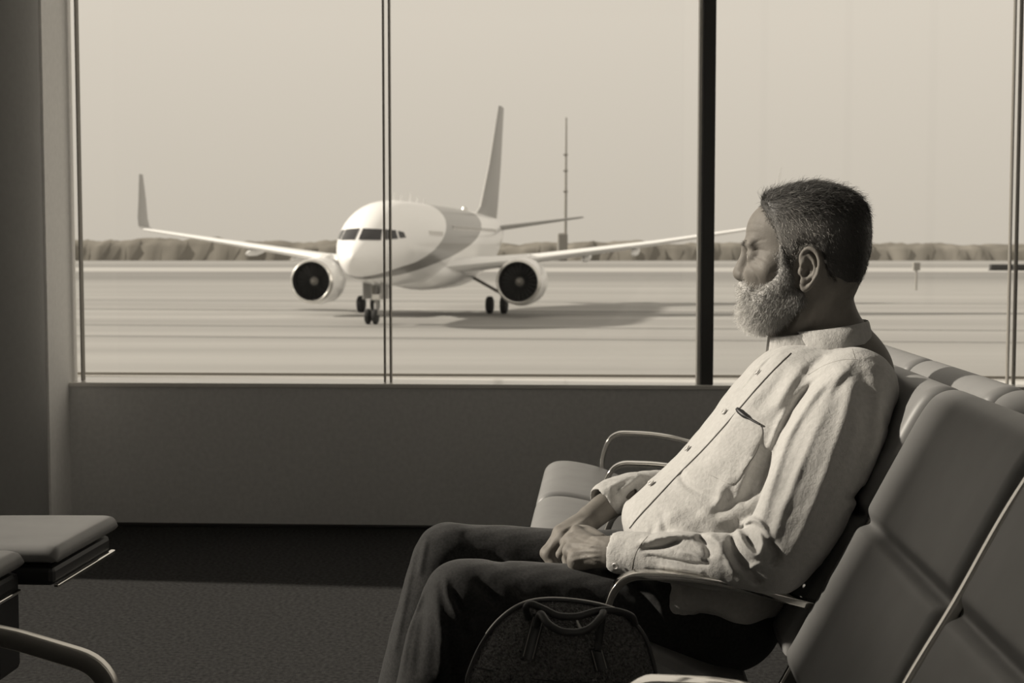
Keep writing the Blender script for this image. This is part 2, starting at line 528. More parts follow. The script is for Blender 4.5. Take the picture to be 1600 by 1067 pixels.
# NB frame (tail, port, up) is left-handed, so parts are made with mirrored port:
plane.matrix_world = Matrix(((A_U[0], -A_V[0], 0, A_0[0]), (A_U[1], -A_V[1], 0, A_0[1]), (0, 0, 1, A_0[2]), (0, 0, 0, 1)))
def AP(u, v, w): return np.array([u, -v, w])

FUS = crom([(0, 3.30, .06, .06), (.35, 3.34, .55, .50), (1.1, 3.42, 1.02, .98), (2.1, 3.58, 1.42, 1.42), (3.2, 3.78, 1.72, 1.78), (4.6, 3.92, 1.92, 2.05),
            (6.4, 3.98, 2.0, 2.16), (9, 4.0, 2.02, 2.2), (14, 4.0, 2.02, 2.2), (20, 4.0, 2.02, 2.2), (25, 4.05, 1.95, 2.1), (29, 4.4, 1.5, 1.65), (33, 4.9, .9, 1.05), (36, 5.25, .4, .5), (37.2, 5.4, .12, .16)], 5)
def fus_at(u):
    return [np.interp(u, FUS[:, 0], FUS[:, k]) for k in (1, 2, 3)]

def livery():
    m = bpy.data.materials.new('aircraft_livery'); m.use_nodes = True
    N, L = m.node_tree.nodes, m.node_tree.links
    b = N['Principled BSDF']; b.inputs['Roughness'].default_value = .28; b.inputs['Coat Weight'].default_value = .4
    tc = N.new('ShaderNodeTexCoord'); sp = N.new('ShaderNodeSeparateXYZ'); L.new(tc.outputs['Object'], sp.inputs[0])
    un = N.new('ShaderNodeMath'); un.operation = 'DIVIDE'; un.inputs[1].default_value = 26; L.new(sp.outputs['X'], un.inputs[0])
    def curve(pts):
        c = N.new('ShaderNodeFloatCurve'); cv = c.mapping.curves[0]
        c.mapping.use_clip = False
        while len(cv.points) < len(pts): cv.points.new(.5, .5)
        for p, (x, y) in zip(cv.points, pts): p.location = (x / 26, y / 7)
        c.mapping.update(); L.new(un.outputs[0], c.inputs['Value'])
        k = N.new('ShaderNodeMath'); k.operation = 'MULTIPLY'; k.inputs[1].default_value = 7; L.new(c.outputs[0], k.inputs[0])
        return k
    up = curve([(0, 1.6), (1.2, 2.35), (2.8, 2.75), (5.5, 3.15), (9.2, 4.05), (12, 5.3), (13.4, 6.4), (26, 7)])
    lo = curve([(0, 1.5), (1.5, 2.2), (4, 2.45), (9, 2.95), (14, 3.55), (19, 4.45), (22.4, 5.6), (23.4, 6.4), (26, 7)])
    a = N.new('ShaderNodeMath'); a.operation = 'LESS_THAN'; L.new(sp.outputs['Z'], a.inputs[0]); L.new(up.outputs[0], a.inputs[1])
    c = N.new('ShaderNodeMath'); c.operation = 'GREATER_THAN'; L.new(sp.outputs['Z'], c.inputs[0]); L.new(lo.outputs[0], c.inputs[1])
    k = N.new('ShaderNodeMath'); k.operation = 'MULTIPLY'; L.new(a.outputs[0], k.inputs[0]); L.new(c.outputs[0], k.inputs[1])
    mx = N.new('ShaderNodeMix'); mx.data_type = 'RGBA'
    mx.inputs[6].default_value = (.95, .948, .94, 1); mx.inputs[7].default_value = (.22, .215, .205, 1)
    L.new(k.outputs[0], mx.inputs[0]); L.new(mx.outputs[2], b.inputs['Base Color'])
    return m
M['livery'] = livery()
def ring(u, n=40):
    c, hw, hh = fus_at(u)
    return [AP(u, hw * math.cos(2 * math.pi * k / n), c + hh * math.sin(2 * math.pi * k / n)) for k in range(n)]
MB().rings([ring(u) for u in FUS[:, 0]]).build('fuselage', M['livery'], plane)
def fus_u(v, w):
    """station where the nose surface passes (v, w) seen from ahead"""
    for u in np.linspace(.2, 8, 400):
        c, hw, hh = fus_at(u)
        if (v / hw) ** 2 + ((w - c) / hh) ** 2 <= 1: return u
    return 8
for quad in (((-.09, 4.12), (-.98, 4.10), (-.90, 4.62), (-.08, 4.66)), ((.09, 4.12), (.98, 4.10), (.90, 4.62), (.08, 4.66)),
             ((-1.08, 4.12), (-1.50, 4.18), (-1.36, 4.58), (-1.0, 4.62)), ((1.08, 4.12), (1.50, 4.18), (1.36, 4.58), (1.0, 4.62)),
             ((1.55, 4.20), (1.70, 4.24), (1.60, 4.5), (1.43, 4.56))):
    q = np.array(quad); V = []; n = 6
    for lay in (-.06, .02):
        for i in range(n + 1):
            for j in range(n + 1):
                s, t = i / n, j / n
                v, w = (1 - s) * ((1 - t) * q[0] + t * q[3]) + s * ((1 - t) * q[1] + t * q[2])
                V.append(AP(fus_u(v, w) + lay, v, w))
    m_ = (n + 1) ** 2
    F = [(i * (n + 1) + j, (i + 1) * (n + 1) + j, (i + 1) * (n + 1) + j + 1, i * (n + 1) + j + 1) for i in range(n) for j in range(n)]
    F2 = [tuple(x + m_ for x in f) for f in F]
    MB().add(V, F + F2).build('cockpit_window', M['cockpit'], plane)
# cabin windows along the port side
_cw = MB()
for k in range(22):
    u = 12.6 + k * .62
    if 11.0 < u < 13.2: continue
    c, hw, hh = fus_at(u)
    for sgn in (1, -1):
        w = 4.85; v = sgn * hw * math.sqrt(1 - ((w - c) / hh) ** 2)
        _cw.box(AP(u - .12, v - .03, w - .17), AP(u + .12, v + .03, w + .17), .03)
tag(_cw.build('cabin_windows', mat('window_tint', (.72, .71, .69), .3), plane, smooth=False), kind='stuff')
# faint lettering panel of the airline name, unreadable in the photograph, small dark strokes
_tx = MB()
for k in range(9):
    u = 7.0 + k * .34; c, hw, hh = fus_at(u); w = 4.42; v = hw * math.sqrt(1 - ((w - c) / hh) ** 2)
    _tx.box(AP(u, v - .03, w - .2), AP(u + .2, v + .012, w + .2))
tag(_tx.build('lettering', mat('faint_lettering', (.80, .79, .77), .4), plane, smooth=False), kind='stuff')
# belly fairing
_r = []
for u, hw, top, bot in ((10.2, .6, 2.6, 2.1), (11.2, 1.7, 3.1, 1.65), (13, 2.25, 3.3, 1.45), (17, 2.3, 3.3, 1.42), (19.5, 2.0, 3.1, 1.6), (21.5, 1.0, 2.6, 1.95)):
    _r.append([AP(u, hw * math.cos(2 * math.pi * k / 28), (top + bot) / 2 + (top - bot) / 2 * math.sin(2 * math.pi * k / 28)) for k in range(28)])
MB().rings(_r).build('belly_fairing', M['white_paint'], plane)

def foil(le, chord, th, vec, n=9):
    """aerofoil section; le leading edge (tail,port,up); vec thickness direction"""
    up, lo = [], []
    for k in range(n + 1):
        x = .5 * (1 - math.cos(math.pi * k / n))
        y = 5 * th * (.2969 * math.sqrt(x) - .126 * x - .3516 * x * x + .2843 * x ** 3 - .1036 * x ** 4)
        up.append((x, y)); lo.append((x, -y))
    pts = up + lo[-2:0:-1]
    return [AP(le[0] + x * chord, le[1] + y * chord * vec[0], le[2] + y * chord * vec[1]) for x, y in pts]

for sg in (1, -1):
    TIP = 18.3 if sg > 0 else 19.3
    wing = MB().rings([foil((11.8, sg * 1.6, 2.75), 7.2, .13, (0, 1)), foil((14.2, sg * 6.2, 3.22), 4.4, .12, (0, 1)), foil((17.0, sg * 12.5, 4.05), 2.9, .11, (0, 1)),
                       foil((19.4, sg * TIP, 4.95), 1.75, .10, (0, 1))]).build('wing', M['white_paint'], plane)
    MB().rings([foil((19.4, sg * TIP, 4.95), 1.75, .10, (0, 1)), foil((19.75, sg * (TIP + .45), 5.15), 1.62, .10, (-.4 * sg, .92)), foil((20.2, sg * (TIP + .7), 5.7), 1.45, .09, (-.9 * sg, .4)),
                foil((20.9, sg * (TIP + .95), 6.9), 1.1, .08, (-.98 * sg, .15)), foil((21.7, sg * (TIP + 1.25), 8.5), .55, .07, (-.98 * sg, .15))]).build('winglet', M['aero_grey'], wing)
    for vv in (4.2, 8.6, 11.4):
        k = (vv - 1.6) / 17.0
        MB().lathe(AP(17.6 + .5 * k, sg * vv, 2.35 + 2.1 * k), AP(1, 0, .08), [(-1.6, .03), (-1.0, .18), (0, .24), (1.1, .17), (2.2, .02)], 10).build('flap_fairing', M['white_paint'], wing)
    MB().rings([foil((30.5, sg * .7, 5.15), 3.6, .10, (0, 1)), foil((33.6, sg * 6.25, 5.95), 1.4, .09, (0, 1))]).build('tailplane', M['aero_grey'], plane)
    # engine
    c = AP(11.2, sg * 5.75, 1.95)
    eng = MB().lathe(c, (1, 0, 0), [(.05, 1.055), (.02, 1.075), (0, 1.10), (.06, 1.17), (.3, 1.24), (1.2, 1.31), (2.4, 1.26), (3.3, 1.02), (3.35, .95), (2.8, .9)], 40, caps=False).build('engine_nacelle', M['white_paint'], plane)
    MB().lathe(c, (1, 0, 0), [(.04, 1.055), (.02, 1.075), (-.005, 1.10), (.06, 1.175), (.22, 1.222)], 40, caps=False).build('inlet_lip', M['bare'], eng)
    MB().lathe(c, (1, 0, 0), [(.03, 1.06), (.30, 1.02), (.62, 1.0), (.62, .05), (3.0, .05), (3.0, .9), (.62, 1.0)], 32, caps=False).build('fan_casing', M['fan'], eng)
    MB().lathe(c, (1, 0, 0), [(.22, .02), (.30, .10), (.5, .19), (.62, .24)], 20).build('spinner', M['mast'], eng)
    fb = MB()
    for k in range(22):
        a = 2 * math.pi * k / 22; d1 = np.array([0, math.cos(a), math.sin(a)]); tn = np.array([0, -math.sin(a), math.cos(a)])
        fb.add([c + np.array([.50, 0, 0]) + d1 * .3 - tn * .03, c + np.array([.60, 0, 0]) + d1 * .3 + tn * .05, c + np.array([.60, 0, 0]) + d1 * .98 + tn * .13, c + np.array([.44, 0, 0]) + d1 * .98 - tn * .06], [(0, 1, 2, 3)])
    tag(fb.build('fan_blades', M['fan'], eng, smooth=False), kind='stuff')
    MB().lathe(c, (1, 0, 0), [(2.7, .75), (3.6, .7), (4.6, .42), (4.65, .3)], 24).build('core_exhaust', M['bare'], eng)
    MB().rings([[AP(12.3, sg * 5.75 - .14, 3.05), AP(12.3, sg * 5.75 + .14, 3.05), AP(12.3, sg * 5.75 + .14, 2.9), AP(12.3, sg * 5.75 - .14, 2.9)],
                [AP(14.0, sg * 5.75 - .2, 3.45), AP(14.0, sg * 5.75 + .2, 3.45), AP(14.0, sg * 5.75 + .2, 2.8), AP(14.0, sg * 5.75 - .2, 2.8)],
                [AP(16.2, sg * 5.75 - .1, 3.3), AP(16.2, sg * 5.75 + .1, 3.3), AP(16.2, sg * 5.75 + .1, 2.9), AP(16.2, sg * 5.75 - .1, 2.9)]]).build('pylon', M['white_paint'], eng)
    # main gear
    gu, gv = 17.2, sg * 3.85
    gear = MB().tube([AP(gu, gv, 3.0), AP(gu, gv, .5)], .17, 12, up=(1, 0, 0)).tube([AP(gu, gv - sg * 2.0, 2.2), AP(gu, gv, 1.1)], .09, 8, up=(1, 0, 0)).build('main_gear', M['mast'], plane)
    MB().box(AP(gu - .5, gv + sg * .26, 1.6), AP(gu + .5, gv + sg * .31, 2.8), .02).build('gear_door', M['white_paint'], gear, smooth=False)
    for dv in (-.42, .42):
        MB().lathe(AP(gu, gv + dv - .19, .505), (0, 1, 0), [(0, .2), (0, .40), (.06, .49), (.19, .505), (.32, .49), (.38, .40), (.38, .2)], 26).build('wheel', M['tyre'], gear)
# fin and tail
MB().rings([foil((27.6, 0, 5.9), 7.6, .08, (1, 0)), foil((29.6, 0, 6.6), 6.0, .09, (1, 0)), foil((32.6, 0, 9.6), 4.2, .09, (1, 0)), foil((36.0, 0, 13.9), 2.0, .09, (1, 0))]).build('tail_fin', M['aero_grey'], plane)
# nose gear
gu = 4.1
gear = MB().tube([AP(gu, 0, 2.4), AP(gu - .1, 0, .45)], .12, 12, up=(1, 0, 0)).tube([AP(gu + 1.0, 0, 2.2), AP(gu, 0, 1.1)], .06, 8, up=(0, 1, 0)).build('nose_gear', M['aero_grey'], plane)
for s in (-1, 1):
    MB().box(AP(gu - .9, s * .42, 1.25), AP(gu + .5, s * .48, 2.1), .02).build('gear_door', M['aero_grey'], gear, smooth=False)
    MB().lathe(AP(gu - .1, s * .19 - .12, .39), (0, 1, 0), [(0, .15), (0, .30), (.05, .38), (.12, .39), (.19, .38), (.24, .30), (.24, .15)], 24).build('wheel', M['tyre'], gear)
MB().box(AP(gu - .25, -.22, 1.2), AP(gu - .15, .22, 1.5), .03).build('taxi_light', M['bare'], gear, smooth=False)
for u, h in ((7.2, .35), (8.6, .3), (10.5, .5), (12.0, .35), (13.6, .3)):
    MB().rings([foil((u, 0, 6.12), .5, .1, (1, 0)), foil((u + .25, 0, 6.2 + h), .2, .1, (1, 0))]).build('antenna', M['white_paint'], plane)
MB().lathe(AP(24.5, 0, 6.15), (0, 0, 1), [(0, .2), (.15, .2), (.28, .1)], 10).build('beacon', M['bare'], plane)

# ------------------------------------------------------------------ tandem seating
RA = R(-0.66)                                   # the rows run just off square to the window
RS = np.array([math.sin(-RA), math.cos(-RA), 0])   # along the row, away from the viewer
RT = np.array([math.cos(-RA), -math.sin(-RA), 0])  # front -> back of a seat
def row_matrix(origin, flip=False):
    """local x = seat front->back, local y = along the row"""
    t = -RT if flip else RT
    s = -RS if flip else RS
    return Matrix(((t[0], s[0], 0, origin[0]), (t[1], s[1], 0, origin[1]), (0, 0, 1, 0), (0, 0, 0, 1)))

SEAT_LINE = crom([(.012, .368), (.004, .388), (.022, .405), (.07, .405), (.15, .386), (.24, .344), (.32, .306), (.385, .286)], 6)
BACK_LINE = crom([(.436, .366), (.458, .402), (.505, .494), (.556, .588), (.606, .684), (.646, .757), (.668, .775), (.692, .768), (.700, .748)], 6)

def pad(mb, line, s0, s1, half=.017, groove=None, edge=.020):
    """upholstered sling pad: a padded strip following a profile, with rolled edges"""
    line = np.asarray(line); n = len(line)
    tan = np.gradient(line, axis=0); tan /= np.linalg.norm(tan, axis=1)[:, None]
    nor = np.stack([-tan[:, 1], tan[:, 0]], 1)
    arc = np.concatenate([[0], np.cumsum(np.linalg.norm(np.diff(line, axis=0), axis=1))])
    hs = []
    for k in range(n):
        h = half * min(1, .35 + (min(arc[k], arc[-1] - arc[k]) / .02))
        if groove is not None:
            d = np.linalg.norm(line[k] - groove)
            h *= 1 - .75 * math.exp(-(d / .011) ** 2)
        hs.append(h)
    rs = []
    E = edge
    stations = [(0, .0), (.12, .48), (.35, .76), (.65, .93), (1.0, 1.0)]
    ss = [(s0 + E * a, b) for a, b in stations] + [(s0 + (s1 - s0) * k / 6, 1.0) for k in range(1, 6)] + [(s1 - E * a, b) for a, b in stations[::-1]]
    for s, b in ss:
        b = max(b, .04)
        top = [(line[k] + nor[k] * hs[k] * b) for k in range(n)]
        bot = [(line[k] - nor[k] * hs[k] * b) for k in range(n)][::-1]
        rs.append([np.array([p[0], s, p[1]]) for p in top + bot])
    return mb.rings(rs)

def dense(line, at, n=9, w=.03):
    """add samples around a groove"""
    line = np.asarray(line); arc = np.concatenate([[0], np.cumsum(np.linalg.norm(np.diff(line, axis=0), axis=1))])
    i = np.argmin(np.linalg.norm(line - at, axis=1)); c = arc[i]
    a = np.unique(np.concatenate([arc, np.linspace(c - w, c + w, n * 2 + 1)]))
    a = a[(a >= 0) & (a <= arc[-1])]
    return np.stack([np.interp(a, arc, line[:, 0]), np.interp(a, arc, line[:, 1])], 1)

GROOVE = np.array((.556, .588))
BACK_D = dense(BACK_LINE, GROOVE)

def rect(w, h, b=.25):
    b = b * min(w, h)
    pts = []
    for sx, sy in ((1, 1), (-1, 1), (-1, -1), (1, -1)):
        cx, cy = sx * (w / 2 - b), sy * (h / 2 - b)
        a0 = math.atan2(sy, sx) - math.pi / 4
        for k in range(4):
            a = a0 + k * math.pi / 6
            pts.append((cx + b * math.cos(a), cy + b * math.sin(a)))
    return pts

def armbar(mb, s, w=.032, th=.012):
    path = fillet([(.150, 0, .375), (.146, 0, .425), (.172, 0, .4985), (.31, 0, .4955), (.478, 0, .452)], [.03, .058, .10], 9)
    tan = np.gradient(path, axis=0); tan /= np.linalg.norm(tan, axis=1)[:, None]
    rs = []
    for p, t in zip(path, tan):
        nrm = np.array([-t[2], 0, t[0]])
        rs.append([np.array([p[0], s, p[2]]) + a * np.array([0, 1, 0]) + b * nrm for a, b in rect(w, th, .22)])
    return mb.rings(rs)

def rib(mb, s, w=.014, th=.034, off=-.002):
    """cast side rib that carries the pads"""
    line = crom([(.03, .384), (.09, .386), (.16, .365), (.25, .324), (.33, .288), (.392, .284), (.430, .340), (.458, .400), (.505, .495), (.560, .592), (.610, .688), (.655, .765)], 5)
    tan = np.gradient(line, axis=0); tan /= np.linalg.norm(tan, axis=1)[:, None]
    rs = []
    for k, (p, t) in enumerate(zip(line, tan)):
        n = np.array([-t[1], t[0]])
        rs.append([np.array([p[0] + n[0] * (b + off), s + a, p[1] + n[1] * (b + off)]) for a, b in rect(w, th, .35)])
    return mb.rings(rs)

def flatbar(mb, path, w, th, up=(0, 1, 0)):
    return mb.sweep(path, rect(th, w, .16), up=up)

def seating(name, origin, arms, label, flip=False, seats=None, group=None):
    o = empty(name)
    o.matrix_world = row_matrix(origin, flip)
    tag(o, label, 'airport seating', group)
    for k in range(len(arms) - 1):
        if seats and k not in seats: continue
        a, b = arms[k] + .017, arms[k + 1] - .017
        pad(MB(), SEAT_LINE, a, b).build('seat_cushion', M['leather'], o, angle=60)
        pad(MB(), BACK_D, a, b, half=.019, groove=GROOVE).build('back_cushion', M['leather'], o, angle=60)
    for s in arms:
        armbar(MB(), s).build('armrest', M['chrome'], o, angle=50)
        rib(MB(), s, off=-.001 if s < arms[0] + .7 and not flip else -.014).build('side_rib', M['chrome'], o, angle=50)
    s0, s1 = arms[0], arms[-1]
    MB().box((.275, s0 - .05, .215), (.325, s1 + .05, .262), .008).build('beam', M['black'], o, smooth=False)
    for s in arms:
        MB().box((.28, s - .012, .25), (.318, s + .012, .315), .004).build('bracket', M['black'], o, smooth=False)
    for s in (s0 + .32 if len(arms) < 4 else arms[1] + .33, s1 - .28):
        lg = MB().box((.28, s - .03, .10), (.32, s + .03, .225), .006).build('pedestal', M['black'], o, smooth=False)
        for sg in (-1, 1):
            path = fillet([(.305, s, .235), (.305 + sg * .20, s, .17), (.305 + sg * .27, s, .015)], .07, 7)
            flatbar(MB(), path, .045, .022).build('leg', M['satin'], o, angle=50)
            MB().lathe((.305 + sg * .27, s, 0), (0, 0, 1), [(0, .024), (.012, .024), (.018, .016)], 16).build('glide', M['black'], lg)
    return o

A3 = at_z(845, 767, .43)                        # front of the gap between the two far seats
def along(dh):                                   # row coordinate for a level distance from the viewer
    return (dh - A3 @ HF) / (RS @ HF)
ARMS = [along(d) for d in (1.06, 1.635, 2.19, 2.77, 3.35, 3.92)]
org = A3 - RT * 0.0
row = seating('tandem_seating', org, ARMS, 'row of leather tandem seats with polished arms, where the man sits')
# back-to-back row behind: mirrored about the plane behind the tops
_m = .722
org2 = A3 + RT * (2 * _m)
row2 = seating('tandem_seating', org2, [-a for a in ARMS[::-1]], 'second leather seat row back to back behind the man, tops only in view', flip=True)

# opposite row at the left edge, facing right
L1 = at_z(184, 815, .43); L2 = at_z(82, 868, .43)
bench = empty('tandem_seating')
_o = L1 + (L1 - L1)
bench.matrix_world = row_matrix(L1, flip=True)
tag(bench, 'empty leather seat pads at the left edge facing right, bent metal leg below', 'airport seating')
_len = float((L1 - L2) @ RS)
FLAT_SEAT = crom([(.004, .412), (.020, .4205), (.06, .4215), (.20, .420), (.36, .417), (.46, .414)], 6)
FLAT_SEAT = FLAT_SEAT + np.array([-.004, .008])
pad(MB(), FLAT_SEAT, .0, _len + .0, half=.017, edge=.02).build('seat_cushion', M['leather'], bench, angle=60)
pad(MB(), FLAT_SEAT + np.array([.055, .0]), _len + .018, _len + .60, half=.019, edge=.035).build('seat_cushion', M['leather'], bench, angle=60)
for a, b, dx in ((.0, _len, 0), (_len + .018, _len + .60, .055)):
    MB().box((.002 + dx, a + .012, .366), (.012 + dx, b - .012, .373), .002).build('edge_trim', M['chrome'], bench, smooth=False)
    MB().box((.012 + dx, a + .012, .368), (.45, b - .012, .405), .01).build('seat_pan', M['black'], bench, smooth=False)
MB().box((.22, -.0, .29), (.29, _len + .6, .345), .008).build('beam', M['black'], bench, smooth=False)
_pl = float((L1 - at_z(30, 985, .30)) @ RS)
MB().box((.07, _pl - .05, .215), (.28, _pl + .06, .40), .012).build('pedestal', M['black'], bench, smooth=False)
_k = P(30, 1000, 2.42); _e = P(160, 1040, 2.42)
kt = float((L1 - _k) @ RT); et = float((L1 - _e) @ RT); ks = float((L1 - _k) @ RS)
path = fillet([(.2, ks, _k[2] + .045), (kt, ks, _k[2]), (et - .012, ks, _e[2]), (et - .035, ks, .012)], [.01, .055], 8)
flatbar(MB(), path, .020, .034).build('leg', M['satin'], bench, angle=50)
MB().lathe((et - .035, ks, 0), (0, 0, 1), [(0, .026), (.012, .026), (.02, .018)], 16).build('glide', M['black'], bench)
path = fillet([(.2, ks, _k[2] + .045), (.5, ks, _k[2]), (.62, ks, _e[2]), (.66, ks, .012)], [.01, .055, .055], 8)
flatbar(MB(), path, .020, .034).build('leg', M['satin'], bench, angle=50)

# ------------------------------------------------------------------ implicit modelling for bodies and cloth
import openvdb


def smin(a, b, k):
    if k <= 0: return np.minimum(a, b)
    h = np.maximum(k - np.abs(a - b), 0) / k
    return np.minimum(a, b) - h * h * k * .25


class Prim:
    def __init__(s, fn, c, r, k=.01, op='u'):
        s.fn, s.c, s.r, s.k, s.op = fn, np.asarray(c, float), float(r), k, op


def cone(a, b, ra, rb, k=.01, op='u'):
    a, b = np.asarray(a, float), np.asarray(b, float)
    ab = b - a; L2 = max(ab @ ab, 1e-12)
    def fn(p):
        q = p - a
        t = np.clip(q @ ab / L2, 0, 1)
        return np.linalg.norm(q - t[:, None] * ab, axis=1) - (ra + (rb - ra) * t)
    return Prim(fn, (a + b) / 2, math.sqrt(L2) / 2 + max(ra, rb), k, op)


def chain(pts, rad, k=.01, n=5, op='u', flat=None):
    """one smooth tapering limb through points; flat = (direction, factor) squashes the section"""
    q = crom(np.column_stack([np.asarray(pts, float), np.broadcast_to(np.asarray(rad, float), (len(pts),))]), n)
    A, B = q[:-1, :3], q[1:, :3]; RA_, RB_ = q[:-1, 3], q[1:, 3]
    if flat is not None:
        fd = np.asarray(flat[0], float); fd = fd / np.linalg.norm(fd); ff = flat[1]
    def fn(p):
        d = np.full(len(p), 1e9)
        for a, b, ra, rb in zip(A, B, RA_, RB_):
            ab = b - a; w = p - a
            t = np.clip(w @ ab / max(ab @ ab, 1e-12), 0, 1)
            v = w - t[:, None] * ab
            if flat is not None:
                h = v @ fd
                l = np.sqrt(np.maximum((v * v).sum(1) - h * h, 0) + (h / ff) ** 2)
            else:
                l = np.linalg.norm(v, axis=1)
            d = np.minimum(d, l - (ra + (rb - ra) * t))
        return d
    c = q[:, :3].mean(0)
    return Prim(fn, c, np.linalg.norm(q[:, :3] - c, axis=1).max() + q[:, 3].max() * (max(1, flat[1]) if flat else 1) + .01, k, op)


def ellipsoid(c, r, rot=None, k=.01, op='u'):
    c, r = np.asarray(c, float), np.asarray(r, float)
    def fn(p):
        q = p - c
        if rot is not None: q = q @ rot
        k0 = np.linalg.norm(q / r, axis=1); k1 = np.linalg.norm(q / (r * r), axis=1)
        return k0 * (k0 - 1) / np.maximum(k1, 1e-9)
    return Prim(fn, c, r.max(), k, op)


def eval_prims(prims, p, c=None, rad=None):
    d = np.full(len(p), .2)
    for q in prims:
        if c is not None:
            gap = np.linalg.norm(q.c - c) - q.r - rad
            if gap > max(q.k, .004) + (.03 if q.op == 'u' else .012): continue
        v = q.fn(p)
        if q.op == 'u': d = smin(d, v, q.k)
        elif q.op == 's': d = -smin(-d, v, q.k)
    return d


def surface(name, fn, prims, lo, hi, h, material, parent=None, disp=None, post=None):
    """fn(points, block centre, block radius) -> distance; sparse evaluation near the surface only"""
    lo, hi = np.asarray(lo, float), np.asarray(hi, float)
    B = 16
    n = np.ceil((hi - lo) / (h * B)).astype(int)
    ii = np.stack(np.meshgrid(*[np.arange(k) for k in n], indexing='ij'), -1).reshape(-1, 3)
    cen = lo + (ii + .5) * B * h
    rad = B * h * math.sqrt(3) / 2
    d = np.empty(len(cen))
    for s in range(0, len(cen), 4096):
        d[s:s + 4096] = fn(cen[s:s + 4096], None, None)
    bg = .05
    grid = openvdb.FloatGrid(bg)
    loc = np.stack(np.meshgrid(*[np.arange(B)] * 3, indexing='ij'), -1).reshape(-1, 3) * h
    for i, c, dd in zip(ii, cen, d):
        o = i * B
        if dd > rad * 1.35 + .012: continue
        if dd < -(rad * 1.35 + .012):
            grid.fill(tuple(int(x) for x in o), tuple(int(x) for x in o + B - 1), -bg)
            continue
        v = fn(lo + o * h + loc, c, rad)
        grid.copyFromArray(np.ascontiguousarray(v.reshape(B, B, B), dtype=np.float32), ijk=tuple(int(x) for x in o))
    pts, quads = grid.convertToQuads(0.0)
    V = np.asarray(pts, float) * h + lo
    if post is not None: V = post(V)
    o = fast_mesh(name, V, np.asarray(quads)[:, ::-1], material, parent)
    return o, V, np.asarray(quads)


def bvh_of(V, Q):
    return BVHTree.FromPolygons([Vector(v) for v in V], [tuple(int(i) for i in q) for q in Q])


def hit(bvh, px, py):
    r = ray(px, py); r = r / np.linalg.norm(r)
    p, nrm, _, _ = bvh.ray_cast(Vector(C0), Vector(r))
    if p is None: return None, None
    nrm = np.array(nrm)
    if nrm @ r > 0: nrm = -nrm
    return np.array(p), nrm


class Folds:
    """cloth folds drawn as lines on the near side of a surface (picture coordinates); real displacement"""
    def __init__(s, gain=1.0): s.items, s.gain = [], gain
    def add(s, pts, w, h, dmax=9.0, taper=True):
        q = crom(pts, 5)
        s.items.append((q, w, h * s.gain, dmax, taper, q.min(0) - 4 * w, q.max(0) + 4 * w))
        return s
    def __call__(s, p):
        uvd = proj(p); uv, dep = uvd[:, :2], uvd[:, 2]
        out = np.zeros(len(p))
        lo, hi = uv.min(0), uv.max(0)
        for q, w, h, dmax, taper, a, b in s.items:
            if (hi < a).any() or (lo > b).any() or dep.min() > dmax: continue
            best = np.full(len(p), 1e9); tt = np.zeros(len(p))
            m = len(q) - 1
            for i in range(m):
                ab = q[i + 1] - q[i]; v = uv - q[i]
                t = np.clip(v @ ab / max(ab @ ab, 1e-9), 0, 1)
                d = np.linalg.norm(v - t[:, None] * ab, axis=1)
                c = d < best; best = np.where(c, d, best); tt = np.where(c, (i + t) / m, tt)
            env = np.sqrt(np.clip(4 * tt * (1 - tt), 0, 1)) * .85 + .15 if taper else 1.0
            out += h * env * np.exp(-(best / w) ** 2) * (dep < dmax)
        return out

# ------------------------------------------------------------------ the bag on the near seat
M['bag'] = mat('pebbled_black_leather', (0.10, 0.098, 0.096), 0.36, spec=0.8, noise=(300, 0.1), bump=[('voronoi', 300, 1.0, 0.004), ('noise', 1400, 0.3, 0.0006)])  # light specks in the colour stand for glints on the pebbles
M['strap'] = mat('bag_strap_leather', (0.030, 0.030, 0.030), 0.45, spec=0.5, bump=[('noise', 700, 0.3, 0.0008)])
M['stitch'] = mat('bag_stitching', (0.34, 0.33, 0.31), 0.8)
M['steel'] = mat('bag_hardware', (0.5, 0.49, 0.47), 0.3, metal=1.0)
D0 = 1.885
BAG_O = crom([(742, 1078), (729, 1066), (736, 1040), (753, 1004), (779, 970), (812, 946), (850, 937), (900, 939), (950, 949), (985, 966), (1010, 998), (1023, 1040), (1026, 1066), (1014, 1078)], 6)
_cen = BAG_O.mean(0) + np.array([0, 14])
bag = empty('handbag', P(880, 1078, D0 + .06))
tag(bag, 'dark pebbled leather bag with rolled handles standing on the nearest seat', 'bag')
BO = np.array(bag.location)
def bchild(o): o.parent = bag; o.matrix_parent_inverse = Matrix.Translation(-Vector(BO)); return o
def bdep(y, off):                               # the sides lean together towards the top
    k = np.clip((1084 - y) / 147.0, 0, 1)
    return D0 + .034 * k + off * (1 - .52 * k)
def bring(sc, off):
    q = _cen + (BAG_O - _cen) * sc
    return [P(x, y, bdep(y, off)) for x, y in q]
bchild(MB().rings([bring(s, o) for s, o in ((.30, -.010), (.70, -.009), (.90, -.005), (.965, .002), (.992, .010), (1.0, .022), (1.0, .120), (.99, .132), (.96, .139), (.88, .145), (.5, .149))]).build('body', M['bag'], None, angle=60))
for o in (.004, .137):
    bchild(MB().tube(bring(.990, o), .0034, 8, up=CF).build('piping', M['strap'], None))
bchild(MB().tube([P(x, y, bdep(y, .071)) for x, y in BAG_O[20:-24] + np.array([0, -1.2])], .0026, 8, up=CF).build('zipper', M['steel'], None))
